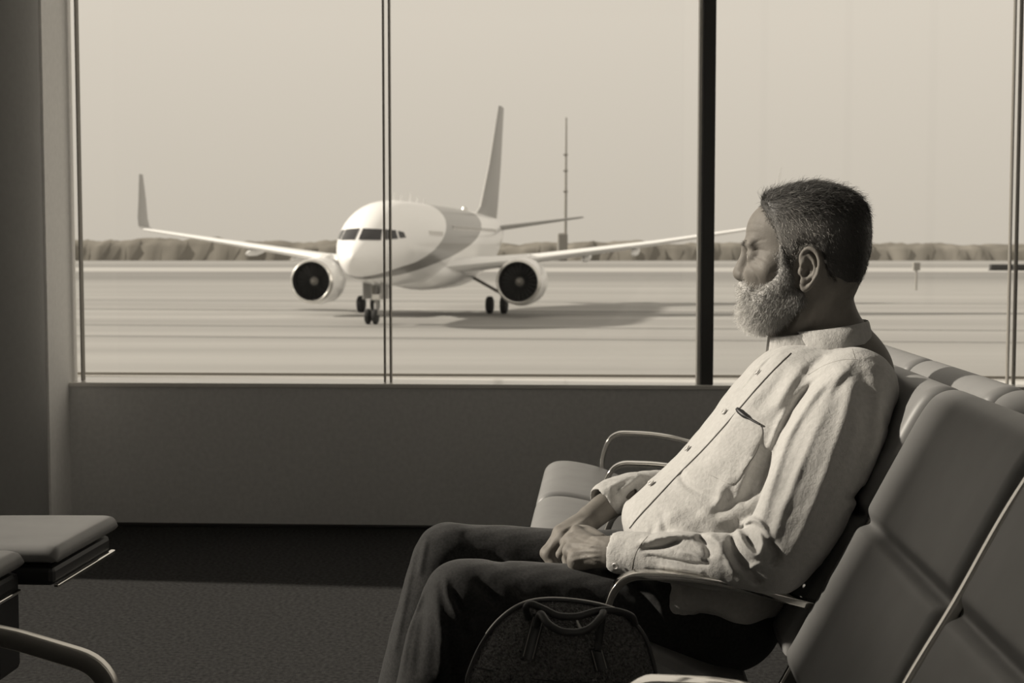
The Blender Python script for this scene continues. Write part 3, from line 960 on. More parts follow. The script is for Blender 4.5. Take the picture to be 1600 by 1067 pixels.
# seam of the base panel
bchild(MB().tube([P(x, y, bdep(y, -.0075)) for x, y in crom([(744, 1043), (760, 1046), (800, 1055), (860, 1064), (920, 1068)], 5)], .0012, 6, up=CF).build('base_seam', M['strap'], None))
def strip(px0, px1, w0, w1, dep, th=.004):
    a, b = np.asarray(px0, float), np.asarray(px1, float)
    rs = []
    for t in np.linspace(0, 1, 7):
        c = a + (b - a) * t; w = w0 + (w1 - w0) * t
        d = bdep(c[1], dep) - .004
        n = np.array([(b - a)[1], -(b - a)[0]]); n /= np.linalg.norm(n)
        l, r_ = c + n * w / 2, c - n * w / 2
        rs.append([P(*l, d), P(*(c + n * w * .2), d - th), P(*(c - n * w * .2), d - th), P(*r_, d), P(*c, d + .003)])
    return MB().rings(rs)
for (p0, p1, w0, w1) in (((842, 962), (824, 1030), 20, 24), ((931, 1012), (941, 1048), 20, 24)):
    tb = bchild(strip(p0, p1, w0, w1, -.010).build('strap_tab', M['strap'], None, angle=50))
    n = np.array([p1[1] - p0[1], p0[0] - p1[0]], float); n /= np.linalg.norm(n)
    for s in (-1, 1):
        q = [(np.array(p0) + (np.array(p1) - p0) * t + s * n * (w0 * .38)) for t in np.linspace(0.05, .96, 10)]
        st = MB().tube([P(x, y, bdep(y, -.010) - .0078) for x, y in q], .0006, 5, up=CF).build('stitching', M['stitch'], None)
        bchild(st)
# handles: rolled leather loops
def handle(pts, deps, r):
    c = crom(np.column_stack([np.array(pts, float), deps]), 6)
    return MB().tube([P(x, y, d) for x, y, d in c], r, 12, up=CF)
bchild(handle([(838, 978), (842, 964), (846, 960), (856, 974), (876, 986), (902, 988), (924, 980), (940, 963), (942, 958), (936, 1000), (934, 1018)], [1.885, 1.875, 1.866, 1.852, 1.845, 1.845, 1.85, 1.868, 1.885, 1.892, 1.885], .0052).build('handle', M['strap'], None))
bchild(handle([(826, 966), (822, 950), (830, 944), (848, 951), (872, 962), (902, 963), (932, 955), (958, 954), (985, 962), (992, 975)], [1.906, 1.896, 1.892, 1.886, 1.882, 1.882, 1.886, 1.892, 1.902, 1.912], .0050).build('handle', M['strap'], None))
bchild(MB().tube([P(900, 964, 1.91), P(903, 974, 1.90), P(908, 984, 1.893)], [.0012, .0022, .0026], 8).build('zip_pull', M['steel'], None))

# ------------------------------------------------------------------ the man
DM = 2.48
M['skin'] = mat('skin', (0.18, 0.167, 0.15), 0.62, spec=0.25, noise=(55, 0.90), bump=[('noise', 420, 0.25, 0.0012), ('noise', 120, 0.15, 0.002)])
M['shirt'] = mat('linen_shirt', (0.46, 0.452, 0.437), 0.85, spec=0.15, sheen=0.15, noise=(130, 0.93), bump=[('noise', 700, 0.55, 0.0012), ('noise', 170, 0.45, 0.0028)])
M['button'] = mat('shirt_button', (0.52, 0.51, 0.49), 0.35)
M['seam'] = mat('stitching', (0.10, 0.095, 0.085), 0.9)  # dark thread, also used for the drawn shade line of the placket
M['wool'] = mat('dark_trousers', (0.027, 0.027, 0.027), 0.95, spec=0.15, sheen=0.12, noise=(220, 0.7), bump=[('noise', 900, 0.6, 0.0012)])
M['shoe'] = mat('black_shoe', (0.015, 0.015, 0.015), 0.35)

man = empty('person', P(1080, 900, DM) * np.array([1, 1, 0]) + np.array([0, 0, .36]))
tag(man, 'bearded grey-haired man in a light shirt and dark trousers slouched in a seat, looking out', 'person')
MO = np.array(man.location)

# ---- head frame: f forward (left in the picture, turned a little to the window), l to his left (to us), u up
PHI = R(15)
HEAD = P(1258, 392, DM)
Hf = np.array([-math.cos(PHI + .0), math.sin(PHI), 0.0]); Hl = np.array([-math.sin(PHI), -math.cos(PHI), 0.0]); Hu = np.array([0, 0, 1.0])
_c, _s = math.cos(YAW), math.sin(YAW)
for _v in (Hf, Hl):                                   # measured against the view, so turn with the camera
    _v[:] = (_c * _v[0] - _s * _v[1], _s * _v[0] + _c * _v[1], _v[2])
HM = np.stack([Hf, Hl, Hu], 1)
def hd(f, l, u): return HEAD + f * Hf + l * Hl + u * Hu
def to_head(p): return (p - HEAD) @ HM

_T = crom([(-.140, .062, .030, .022), (-.126, .078, .010, .034), (-.114, .090, -.012, .042), (-.100, .100, -.040, .052), (-.080, .1035, -.066, .061), (-.060, .1045, -.088, .0675),
           (-.035, .1005, -.100, .0735), (-.008, .0980, -.1070, .0775), (.010, .1015, -.1095, .0790), (.030, .1035, -.1100, .0795)] + [(.03 + .077 * t, -.008 + .1120 * (1 - t ** 2.35) ** (1 / 2.35), -.008 - .1050 * (1 - t ** 2.2) ** (1 / 2.2), .0795 * (1 - t ** 2.3) ** (1 / 2.3)) for t in (.2, .4, .55, .68, .79, .87, .93, .97, .992, .9995)], 8)
def head_raw(p):
    q = to_head(p)
    u = np.clip(q[:, 2], _T[0, 0], .030)
    ff, fb, hw = (np.interp(u, _T[:, 0], _T[:, k]) for k in (1, 2, 3))
    mid = np.where(q[:, 2] > .03, -.012, ff * .35 + fb * .65) if False else ff * .35 + fb * .65
    a = q[:, 0] - mid
    A = np.where(a > 0, ff - mid, mid - fb)
    n, na = 2.2, np.where(a > 0, 2.25, 1.95)
    top = np.maximum(q[:, 2] - .030, 0) / .0785
    return ((np.abs(a) / A) ** na + (np.abs(q[:, 1]) / hw) ** n + top ** n) ** (1 / n) - 1
def head_core(p):
    f = head_raw(p)
    e = .0012
    g = np.stack([head_raw(p + e * np.eye(3)[k]) - f for k in range(3)], -1) / e
    d = f / np.clip(np.linalg.norm(g, axis=1), 4.0, 60.0)
    low = np.maximum(_T[0, 0] - to_head(p)[:, 2], 0)
    return np.where(low > 0, np.hypot(np.maximum(d, 0), low), d)

HP = [Prim(head_core, hd(0, 0, -.02), .17, .0)]
def hcone(a, b, ra, rb, k=.01, op='u'): return cone(hd(*a), hd(*b), ra, rb, k, op)
def hell(c, r, k=.01, op='u', rot=None): return ellipsoid(hd(*c), r, HM if rot is None else HM @ rot, k, op)
for s in (1, -1):
    HP += [hcone((.099, s * .008, .010), (.090, s * .040, .011), .0085, .0085, .014),             # brow
           hcone((.060, s * .058, -.032), (.086, s * .034, -.034), .012, .010, .035),              # cheek bone
           hell((.109, s * .031, -.010), (.0175, .020, .0120), .018, 's'),                         # eye socket
           hell((.0870, s * .031, -.009), (.0135, .0165, .0125), .010),                           # lids
           hell((.1025, s * .031, -.010), (.010, .0115, .0042), .002, 's'),                       # lid opening
           hcone((.108, s * .0125, -.043), (.104, s * .0145, -.046), .0085, .0075, .006),         # nostril wing
           hcone((.116, s * .0065, -.0525), (.108, s * .0085, -.0515), .0028, .0024, .003, 's')]
HP += [hcone((.098, 0, .006), (.1135, 0, -.036), .0085, .0115, .012), hell((.1135, 0, -.0415), (.0105, .0115, .0098), .008),
       hcone((.108, 0, -.0465), (.103, 0, -.058), .006, .006, .008),
       hcone((.1035, .018, -.074), (.1075, 0, -.0715), .0050, .0062, .006), hcone((.1035, -.018, -.074), (.1075, 0, -.0715), .0050, .0062, .006),
       hcone((.1005, .016, -.0815), (.1055, 0, -.0825), .0055, .0068, .006), hcone((.1005, -.016, -.0815), (.1055, 0, -.0825), .0055, .0068, .006),
       hcone((.1050, .022, -.0775), (.1110, 0, -.0770), .0016, .0016, .002, 's'), hcone((.1050, -.022, -.0775), (.1110, 0, -.0770), .0016, .0016, .002, 's')]
# ears: built in a plane tilted out from the skull
def ear(s):
    def e(f, u, out=0.0):
        return hd(f - .010, s * (.0795 - .30 * (f) + out), u - .002)
    P_ = []
    pl = HM @ np.array([[math.cos(.30), s * math.sin(.30), 0], [-s * math.sin(.30), math.cos(.30), 0], [0, 0, 1]]).T
    P_.append(ellipsoid(e(-.002, -.026, -.004), (.0165, .0050, .0270), pl, .004))
    P_.append(ellipsoid(e(.004, -.052, -.0035), (.0105, .0052, .0115), pl, .005))
    P_.append(ellipsoid(e(.0045, -.033, .006), (.0085, .0085, .0125), pl, .003, 's'))
    P_.append(ellipsoid(e(-.001, -.010, .004), (.0075, .0040, .0120), pl, .003, 's'))
    hel = [(.008, -.030), (.0125, -.016), (.010, -.002), (.001, .0055), (-.010, .003), (-.0175, -.008), (-.0195, -.022), (-.0165, -.037), (-.009, -.050), (-.001, -.0605), (.006, -.0635), (.0105, -.057)]
    P_.append(chain([e(f, u, .001) for f, u in hel], [.0032, .0036, .0038, .0040, .0042, .0042, .0040, .0036, .0036, .0045, .0052, .0045], .002, 4))
    P_.append(chain([e(f, u, -.0005) for f, u in ((.000, -.004), (-.0085, -.014), (-.0115, -.026), (-.0095, -.038), (-.001, -.046))], [.0022, .0028, .0030, .0030, .0028], .003, 4))
    P_.append(ellipsoid(e(.0125, -.034, -.001), (.0050, .0050, .0070), pl, .005))
    return P_
HP += ear(1) + ear(-1)
# neck
NB = P(1306, 552, DM)
HP += [chain([hd(-.030, 0, -.050), P(1283, 478, DM), NB, P(1318, 600, DM)], [.058, .0565, .064, .075], .022),
       hcone((-.045, .052, -.060), (.035, .035, -.175), .013, .012, .018), hcone((-.045, -.052, -.060), (.035, -.035, -.175), .013, .012, .018),
       hcone((.045, 0, -.122), (.010, 0, -.185), .024, .030, .03)]

# ---- limbs (skin)
Wl, Wr = P(938, 861, 2.315), P(925, 808, 2.565)
def hand(mcp, pip, tip, wrist, elbow, thumb, r=.0106, flatdir=None):
    out = []
    cw = np.array(wrist)
    for k, (m, q, t) in enumerate(zip(mcp, pip, tip)):
        m, q, t = map(np.asarray, (m, q, t))
        rk = r * (1, 1.04, 1, .88)[k]
        base = cw + (m - cw) * .18
        out += [cone(base, m, rk * 1.18, rk * 1.10, .014), ellipsoid(m, (rk * 1.13,) * 3, None, .006),
                cone(m, q, rk * 1.04, rk * .97, .005), ellipsoid(q, (rk * 1.0,) * 3, None, .006), cone(q, t, rk * .92, rk * .80, .004)]
        if k < 3:                                                   # web between neighbouring bones
            m2 = np.asarray(mcp[k + 1]); out.append(cone(cw + (m - cw) * .45, (m + m2) / 2 * .8 + cw * .2, rk * 1.05, rk * .95, .012))
    th = [np.asarray(x) for x in thumb]
    out += [chain(th, [r * 1.35, r * 1.25, r * 1.05, r * .85], .008, 3)]
    return out

L_MCP = [P(902, 833, 2.402), P(893, 846, 2.378), P(891, 861, 2.349), P(898, 875, 2.322)]
L_PIP = [P(892, 868, 2.425), P(889, 874, 2.395), P(890, 882, 2.360), P(902, 889, 2.332)]
L_TIP = [P(905, 884, 2.430), P(903, 888, 2.40), P(906, 892, 2.365), P(916, 894, 2.335)]
L_TH = [P(938, 846, 2.36), P(915, 832, 2.42), P(898, 834, 2.45), P(882, 848, 2.475)]
R_MCP = [P(879, 839, 2.500), P(875, 833, 2.520), P(875, 832, 2.541), P(879, 833, 2.561)]
R_PIP = [P(857, 866, 2.492), P(854, 864, 2.512), P(855, 862, 2.532), P(860, 860, 2.551)]
R_TIP = [P(868, 888, 2.482), P(865, 888, 2.505), P(867, 886, 2.526), P(872, 884, 2.546)]
R_TH = [P(915, 822, 2.54), P(898, 838, 2.48), P(888, 850, 2.46), P(876, 866, 2.45)]
BP = list(HP)
BP += hand(L_MCP, L_PIP, L_TIP, Wl, None, L_TH) + hand(R_MCP, R_PIP, R_TIP, Wr, None, R_TH)
E_l, E_r = P(1180, 878, 2.215), P(1120, 796, 2.77)
S_l, S_r = P(1335, 612, 2.30), P(1290, 590, 2.67)
BP += [cone(P(936, 872, 2.312), P(902, 881, 2.326), .0135, .0125, .012), cone(P(930, 866, 2.33), P(898, 868, 2.365), .0135, .0120, .012)]
BP += [chain([P(1335, 612, 2.31), P(1312, 672, 2.262), P(1276, 752, 2.232), P(1240, 826, 2.212), E_l], [.045, .044, .040, .037, .034], .01, 3), chain([E_l, (E_l + Wl) / 2, P(955, 862, 2.30), Wl], [.034, .033, .026, .0235], .012, 3),
       chain([P(1290, 592, 2.655), P(1235, 680, 2.735), P(1160, 790, 2.775), P(1080, 772, 2.73)], [.042, .040, .034, .032], .01, 3), chain([P(1080, 772, 2.73), P(1000, 772, 2.665), P(952, 788, 2.605), Wr], [.032, .031, .0265, .0235], .012, 3)]
# trunk and legs under the clothes
HIP_l, HIP_r = P(1112, 962, 2.37), P(1100, 925, 2.62)
BP += [chain([P(1318, 585, DM), P(1250, 690, DM), P(1150, 830, DM), P(1105, 930, DM)], [.085, .10, .11, .10], .03, 3)]
KN_l, KN_r = P(722, 938, 2.31), P(698, 868, 2.64)
AN_l, AN_r = P(640, 1238, 2.29) , P(622, 1152, 2.62)
AN_l[2] = AN_r[2] = .085
for hp, kn, an in ((HIP_l, KN_l, AN_l), (HIP_r, KN_r, AN_r)):
    BP += [chain([hp, (hp + kn) / 2, kn], [.062, .055, .045], .02, 3), chain([kn, kn * .55 + an * .45, an], [.042, .040, .03], .02, 3),
           cone(an - np.array([0, 0, .03]), an + np.array([-.09, .0, -.05]), .03, .02, .02)]

BF = Folds()
# face and neck lines, veins and tendons on the hands (on the near side only)
for pts, w, h in (([(1172, 404), (1182, 410), (1192, 420)], 1.6, -.0010), ([(1174, 398), (1186, 402), (1200, 410)], 1.5, -.0010), ([(1176, 392), (1188, 390), (1202, 394)], 1.5, -.0010), ([(1174, 384), (1186, 376), (1198, 374)], 1.6, -.0009),
                  ([(1166, 414), (1178, 424), (1186, 440)], 2.2, -.0012), ([(1165, 352), (1178, 350), (1192, 352)], 1.8, -.0006), ([(1164, 364), (1176, 362), (1190, 364)], 1.8, -.0006),
                  ([(1256, 470), (1250, 490), (1238, 512)], 4, .0016), ([(1275, 478), (1272, 496), (1268, 510)], 3, -.0014), ([(1290, 470), (1288, 490), (1284, 505)], 3, -.0010),
                  ([(897, 832), (920, 836), (945, 846)], 2.6, .0016), ([(887, 847), (912, 850), (942, 856)], 2.4, .0022), ([(885, 862), (910, 861), (940, 862)], 2.4, .0022), ([(893, 876), (915, 871), (940, 868)], 2.2, .0020),
                  ([(900, 855), (915, 857), (930, 851), (945, 852)], 1.3, .0012), ([(898, 868), (912, 866), (925, 874), (938, 876)], 1.3, .0012), ([(905, 842), (925, 846), (938, 853)], 1.3, .0010),
                  ([(897, 840), (904, 842), (915, 846)], 1.4, -.0012), ([(892, 855), (902, 856), (914, 856)], 1.4, -.0013), ([(892, 870), (902, 868), (914, 866)], 1.4, -.0013),
                  ([(875, 832), (890, 822), (905, 816), (922, 806)], 2.6, .0016), ([(868, 838), (862, 850), (856, 860)], 2.2, .0009)):
    BF.add(pts, w, h, 2.56)
_all = None
def body_fn(p, c, rad):
    d = eval_prims(BP, p, c, rad)
    if c is not None:
        uv = proj(c[None])[0]
        d = d - BF(p)
    return d
import time as _time
_t0 = _time.time()
_lo = np.array([-.42, 2.0, -.02]); _hi = np.array([.80, 2.98, 1.16])
body, bV, bQ = surface('body', body_fn, None, _lo, _hi, .0021, M['skin'], None)
body.parent = man; body.matrix_parent_inverse = Matrix.Translation(-Vector(MO))
print('body', len(bV), round(_time.time() - _t0, 1))

def wchild(o):
    """child keeps world-space coordinates"""
    o.parent = man; o.matrix_parent_inverse = Matrix.Translation(-Vector(MO))
    return o

# ---- shirt
AX0, AX1 = P(1105, 930, DM), P(1290, 530, DM)
SPV = AX1 - AX0; SPL = np.linalg.norm(SPV); SPV = SPV / SPL
SPB = np.array([RS[0], RS[1], 0.0]); SPB = SPB - SPV * (SPB @ SPV); SPB /= np.linalg.norm(SPB)
SPA = np.cross(SPV, SPB);
if SPA[0] > 0: SPA = -SPA                               # to the front (left in the picture)
K = DM / FPX
_S = crom([(-14, 80, 80, .150), (-8, 104, 92, .172), (-2, 116, 96, .184), (5, 128, 96, .190), (22, 146, 95, .192), (48, 168, 94, .192), (77, 175, 94, .190), (110, 163, 96, .187), (147, 144, 98, .184), (195, 127, 100, .183),
           (238, 115, 102, .184), (280, 106, 102, .186), (318, 97, 100, .184), (350, 88, 97, .175), (372, 80, 92, .158), (390, 70, 84, .130), (405, 58, 72, .100), (418, 40, 54, .070), (426, 22, 32, .04)], 6)
def torso(p):
    q = p - AX0
    s = q @ SPV / K; a = q @ SPA; b = q @ SPB
    sc = np.clip(s, _S[0, 0], _S[-1, 0])
    fr, bk, hw = np.interp(sc, _S[:, 0], _S[:, 1]) * K, np.interp(sc, _S[:, 0], _S[:, 2]) * K, np.interp(sc, _S[:, 0], _S[:, 3])
    A = np.where(a > 0, fr, bk)
    n = 2.35
    rho = ((np.abs(a) / A) ** n + (np.abs(b) / hw) ** n) ** (1 / n)
    d = (rho - 1) * np.minimum(A, hw) * .9
    out = np.abs(s - sc) * K
    return np.where(out > 0, np.hypot(np.maximum(d, 0), out), d)

SP = [Prim(torso, P(1200, 720, DM), .36, .0)]
# yoke and shoulders
SP += [cone(P(1308, 582, 2.425), P(1336, 606, 2.315), .046, .060, .03), cone(P(1302, 580, 2.535), P(1306, 598, 2.64), .046, .060, .03)]
# near sleeve, far sleeve
SL = [P(1335, 612, 2.31), P(1312, 672, 2.262), P(1276, 752, 2.232), P(1240, 826, 2.212), P(1207, 874, 2.205)]
SP += [chain(SL, [.066, .071, .070, .066, .055], .026), chain([SL[-1], P(1150, 878, 2.212), P(1085, 874, 2.24), P(1028, 869, 2.266), P(1000, 867, 2.280)], [.054, .047, .0425, .0385, .0362], .012)]
SP += [chain([P(1000, 867, 2.280), P(986, 865, 2.288), P(972, 863, 2.295)], [.0365, .0360, .0350], .003, 3)]
SR = [P(1290, 592, 2.655), P(1235, 680, 2.735), P(1160, 790, 2.775)]
SP += [chain(SR, [.066, .066, .056], .026), chain([SR[-1], P(1080, 772, 2.73), P(1005, 768, 2.665), P(958, 776, 2.615)], [.052, .044, .039, .0345], .012),
       chain([P(968, 773, 2.624), P(948, 782, 2.604)], [.0350, .0340], .003, 3)]
# hollow cuffs
def along_(a, b, t): return np.asarray(a) + (np.asarray(b) - np.asarray(a)) * t
SP += [chain([P(988, 864, 2.287), P(964, 862, 2.298), P(925, 859, 2.316)], [.024, .0285, .0295], .002, 2, 's'),
       chain([P(970, 774, 2.622), P(948, 783, 2.604), P(920, 796, 2.58)], [.024, .0275, .0285], .002, 2, 's')]
# shirt tail hanging over the hip
SP += [chain([P(1090, 925, 2.31), P(1052, 950, 2.305), P(1035, 975, 2.30)], [.035, .020, .006], .02, 3),
       chain([P(1150, 900, 2.325), P(1190, 925, 2.34), P(1222, 948, 2.36)], [.040, .030, .010], .03, 3)]

SF = Folds(1.55)
N_ = 2.42                      # folds on the near side only
for pts, w, h in (
    # long folds down the upper sleeve
    ([(1318, 572), (1275, 612), (1235, 672), (1208, 748), (1188, 818)], 9, .0055), ([(1330, 568), (1300, 612), (1262, 690), (1232, 770), (1205, 850)], 8, .0050),
    ([(1302, 576), (1262, 610), (1222, 668)], 7, -.0042), ([(1322, 585), (1285, 640), (1250, 712), (1222, 785)], 7, -.0040), ([(1334, 590), (1316, 660), (1290, 740), (1262, 810), (1235, 870)], 9, .0030),
    ([(1345, 600), (1352, 660), (1335, 735), (1305, 800)], 10, -.0030), ([(1372, 620), (1376, 670), (1358, 730)], 9, .0035), ([(1350, 760), (1338, 775), (1318, 782)], 7, -.0045),
    ([(1205, 700), (1195, 735), (1182, 770)], 6, -.0035), ([(1228, 640), (1212, 672), (1200, 702)], 5, .0028),
    # bunching at the elbow
    ([(1142, 838), (1150, 866), (1172, 896), (1190, 912)], 6.56, -0.0112), ([(1128, 842), (1134, 870), (1150, 896)], 5.74, 0.0075), ([(1152, 828), (1164, 850), (1182, 868), (1192, 850), (1186, 830)], 4.92, 0.0083),
    ([(1165, 838), (1176, 856)], 4.1, -0.0067), ([(1200, 842), (1214, 868), (1206, 884)], 5.74, -0.0090), ([(1190, 880), (1168, 890), (1180, 904)], 4.1, 0.0057), ([(1158, 820), (1176, 812), (1192, 822), (1204, 846)], 4.1, 0.0060),
    # forearm folds
    ([(1000, 848), (1030, 840), (1060, 836), (1088, 838)], 4.92, 0.0075), ([(1004, 858), (1035, 855), (1062, 846)], 3.69, -0.0083), ([(1010, 868), (1045, 874), (1080, 880), (1108, 882)], 2.62, -0.0048), ([(1090, 838), (1104, 852), (1110, 872)], 5.74, -0.0075),
    ([(1108, 836), (1122, 850), (1126, 874)], 5.74, 0.0075), ([(1030, 884), (1062, 889), (1100, 896)], 4.1, 0.0045), ([(1010, 890), (1040, 898), (1075, 904)], 3.28, -0.0042), ([(1060, 862), (1084, 866), (1100, 876)], 4.1, 0.0045),
    # chest and belly
    ([(1192, 588), (1160, 640), (1118, 690)], 14, .0020), ([(1170, 770), (1140, 790), (1118, 800), (1150, 772)], 7, -.0030), ([(1150, 742), (1128, 766), (1120, 796)], 9, .0030), ([(1062, 738), (1072, 756), (1096, 770), (1122, 778)], 6, -.0032),
    ([(1198, 700), (1180, 745), (1160, 790)], 9, -.0040), ([(1182, 690), (1166, 735), (1148, 770)], 8, .0028), ([(1035, 800), (1040, 826), (1062, 842)], 6, -.0020), ([(1090, 800), (1120, 812), (1150, 815)], 9, .0025), ([(1008, 845), (1030, 820), (1060, 800)], 10, .0018),
    ([(1000, 858), (1016, 838), (1024, 815)], 6, -.0022), ([(1232, 570), (1210, 610), (1182, 640)], 10, -.0018), ([(1262, 566), (1232, 602), (1212, 640)], 9, .0030), ([(1290, 556), (1256, 584)], 7, -.0022),
    ([(1152, 612), (1168, 592), (1188, 570), (1212, 546)], 5, -.0045),
    # back of the shoulder
    ([(1352, 566), (1368, 600), (1384, 630)], 10, .0012), ([(1346, 572), (1358, 610), (1362, 645)], 9, -.0012), ([(1376, 640), (1388, 672)], 6, -.0030)):
    SF.add(pts, w, h, N_)
for pts, w, h in (([(1000, 742), (985, 756), (968, 768)], 6, .005), ([(1012, 752), (992, 768), (978, 780)], 5, -.005), ([(990, 742), (970, 752), (950, 762)], 5, .003)):
    SF.add(pts, w, h, 2.75)
def wob(p):
    """slow unevenness of worn cloth"""
    x, y, z = p[:, 0], p[:, 1], p[:, 2]
    return (.0011 * np.sin(46 * x + 31 * z + 3 * np.sin(19 * y)) * np.sin(39 * y - 27 * z + 2 * np.sin(23 * x)) + .0006 * np.sin(110 * x - 70 * z + 4 * np.sin(40 * y)) * np.sin(95 * z + 60 * y))
def shirt_fn(p, c, rad):
    d = eval_prims(SP, p, c, rad)
    if c is not None: d = d - SF(p) - wob(p)
    return d
_t0 = _time.time()
shirt, sV, sQ = surface('shirt', shirt_fn, None, (-.0, 1.98, .26), (.80, 2.98, .98), .0026, M['shirt'])
wchild(shirt)
print('shirt', len(sV), round(_time.time() - _t0, 1))
sB = bvh_of(sV, sQ)

# ---- trousers
TP = [chain([P(1135, 965, 2.40), P(1010, 962, 2.36), P(900, 952, 2.34), P(795, 941, 2.322), P(724, 938, 2.31)], [.088, .082, .074, .068, .0635], .02),
      chain([P(726, 936, 2.31), P(706, 985, 2.305), P(684, 1060, 2.30), P(660, 1150, 2.295), AN_l + np.array([0, 0, .0])], [.0625, .064, .064, .062, .060], .018),
      chain([P(1110, 925, 2.60), P(1000, 895, 2.63), P(880, 882, 2.645), P(770, 872, 2.645), P(700, 869, 2.64)], [.088, .078, .066, .062, .0585], .02),
      chain([P(700, 868, 2.64), P(686, 905, 2.64), P(662, 990, 2.635), P(640, 1080, 2.63), AN_r], [.058, .060, .061, .060, .058], .016),
      ellipsoid(P(1120, 950, 2.47), (.10, .165, .085), None, .04), ellipsoid(P(1045, 955, 2.48), (.085, .14, .060), None, .05),
      chain([AN_l, AN_l - np.array([.0, 0, .10])], [.09, .09], .003, 2, 's'), chain([AN_r, AN_r - np.array([.0, 0, .10])], [.09, .09], .003, 2, 's')]
TF = Folds(1.3)
for pts, w, h in (([(694, 900), (700, 930), (716, 958), (740, 985)], 6, .0055), ([(682, 905), (684, 950), (690, 1000), (686, 1060)], 7, .0045), ([(706, 925), (722, 962), (728, 990)], 6, -.0055), ([(670, 920), (660, 980), (650, 1060)], 8, -.0045),
                  ([(740, 905), (770, 935), (800, 960)], 9, -.0045), ([(760, 900), (800, 930), (840, 950)], 9, .0030), ([(662, 915), (640, 980), (626, 1060)], 5, .0035), ([(700, 1000), (706, 1040), (704, 1067)], 8, -.0040),
                  ([(1000, 905), (1030, 940), (1045, 985)], 7, .0045), ([(985, 908), (1012, 945), (1030, 990)], 6, -.0045), ([(820, 905), (900, 915), (960, 925)], 12, .0020), ([(940, 886), (960, 892), (990, 905)], 6, .0040)):
    TF.add(pts, w, h, 2.42)
for pts, w, h in (([(668, 832), (660, 870), (655, 900)], 5, .0030), ([(690, 828), (730, 850), (770, 870)], 9, .0030), ([(720, 835), (760, 862), (790, 880)], 8, -.0035), ([(650, 850), (634, 930), (616, 1020)], 5, .0030)):
    TF.add(pts, w, h, 2.75)
def trouser_fn(p, c, rad):
    d = eval_prims(TP, p, c, rad)
    if c is not None: d = d - TF(p) - .7 * wob(p)
    return d
_t0 = _time.time()
trousers, tV, tQ = surface('trousers', trouser_fn, None, (-.42, 2.02, .03), (.62, 2.98, .56), .0034, M['wool'])
wchild(trousers)
print('trousers', len(tV), round(_time.time() - _t0, 1))

# ---- shoes (below the frame)
for an in (AN_l, AN_r):
    d = np.array([-math.cos(.1), -.05, 0])
    e = np.array([-d[1], d[0], 0])
    rs = []
    for t, w, h0, h1 in ((-.075, .018, .012, .045), (-.068, .030, .0, .065), (-.03, .034, .0, .085), (.02, .036, .0, .088), (.07, .042, .0, .070), (.12, .048, .0, .055), (.165, .046, .0, .046), (.195, .034, .002, .038), (.208, .014, .010, .028)):
        c = np.array([an[0], an[1], 0]) + d * t
        rs.append([c + e * w * math.cos(a) + np.array([0, 0, max(h0, (h0 + h1) / 2 + (h1 - h0) / 2 * math.sin(a) * (1.15 if math.sin(a) < 0 else 1))]) for a in np.linspace(0, 2 * math.pi, 20, endpoint=False)])
    wchild(MB().rings(rs).build('shoe', M['shoe'], None))

# ---- collar: a folded band round the neck
NC = P(1290, 524, DM)
cf, cl, cu = np.array([-_c, -_s, 0.]), np.array([_s, -_c, 0.]), np.array([0, 0, 1.])
def cpt(f, l, u): return NC + f * cf + l * cl + u * cu
px_ = DM / FPX
def leaf(s):
    """outer fold of the collar: top edge to bottom edge, s=+1 on our side"""
    top = crom([(-62, 0, 25), (-56, 34, 24), (-20, 60, 18), (20, 58, 12), (42, 46, 9), (52, 36, 8)], 6)      # forward, sideways, up in picture pixels
    low = crom([(-68, 0, -8), (-60, 44, -8), (-22, 78, -13), (10, 77, -21), (26, 69, -28), (36, 62, -31)], 6)
    rs = []
    for a, b in zip(top, low):
        m = (a + b) / 2 + np.array([(b - a)[0] * .10, 6, 1])
        if True:
            outer = [a + np.array([0, -2, -3]), a, a * .72 + m * .28 + np.array([0, 3, 1.2]), m, b * .6 + m * .4 + np.array([0, 1, 0]), b]
        inner = [b + np.array([0, -2.2, .6]), m + np.array([0, -4, 0]), a + np.array([0, -5, -8])]
        rs.append([cpt(q[0] * px_, s * q[1] * px_, q[2] * px_) for q in outer + inner])
    return rs
for s in (1, -1):
    wchild(MB().rings(leaf(s)).build('collar', M['shirt'], None, angle=60))
# collar stand (inner band)
_r0 = []
for k in range(33):
    a = -2.95 + 5.9 * k / 32
    f, l = -math.cos(a), math.sin(a)
    f = f * (.060 if f < 0 else .096)
    l = l * .060
    t = (f + .06) / .12
    up, dn = .022 - .018 * t, -.030 - .020 * t
    _r0.append([cpt(f, l, up), cpt(f * 1.06, l * 1.06, up - .002), cpt(f * 1.12, l * 1.12, dn), cpt(f, l, dn)])
wchild(MB().rings(_r0).build('collar_stand', M['shirt'], None))

# ---- placket, buttons, pocket and cuffs: pieces sewn onto the shirt surface
def on_shirt(px, py, off=.0):
    p, n = hit(sB, px, py)
    if p is None: return None
    return p + n * off
SEAM_PX = crom([(1236, 552), (1222, 566), (1208, 580), (1184, 606), (1160, 634), (1128, 671), (1098, 704), (1060, 742), (1030, 774), (1002, 804), (984, 825)], 6)
def stitched(name, pxs, r, m, off=.0004):
    pts = [on_shirt(x, y, off) for x, y in pxs]
    pts = [p for p in pts if p is not None]
    if len(pts) < 3: return None
    return wchild(MB().tube(pts, r, 6).build(name, m, None))
stitched('placket_shade_line', SEAM_PX, .0011, M['seam'])  # dark tube draws in the shade along the placket edge
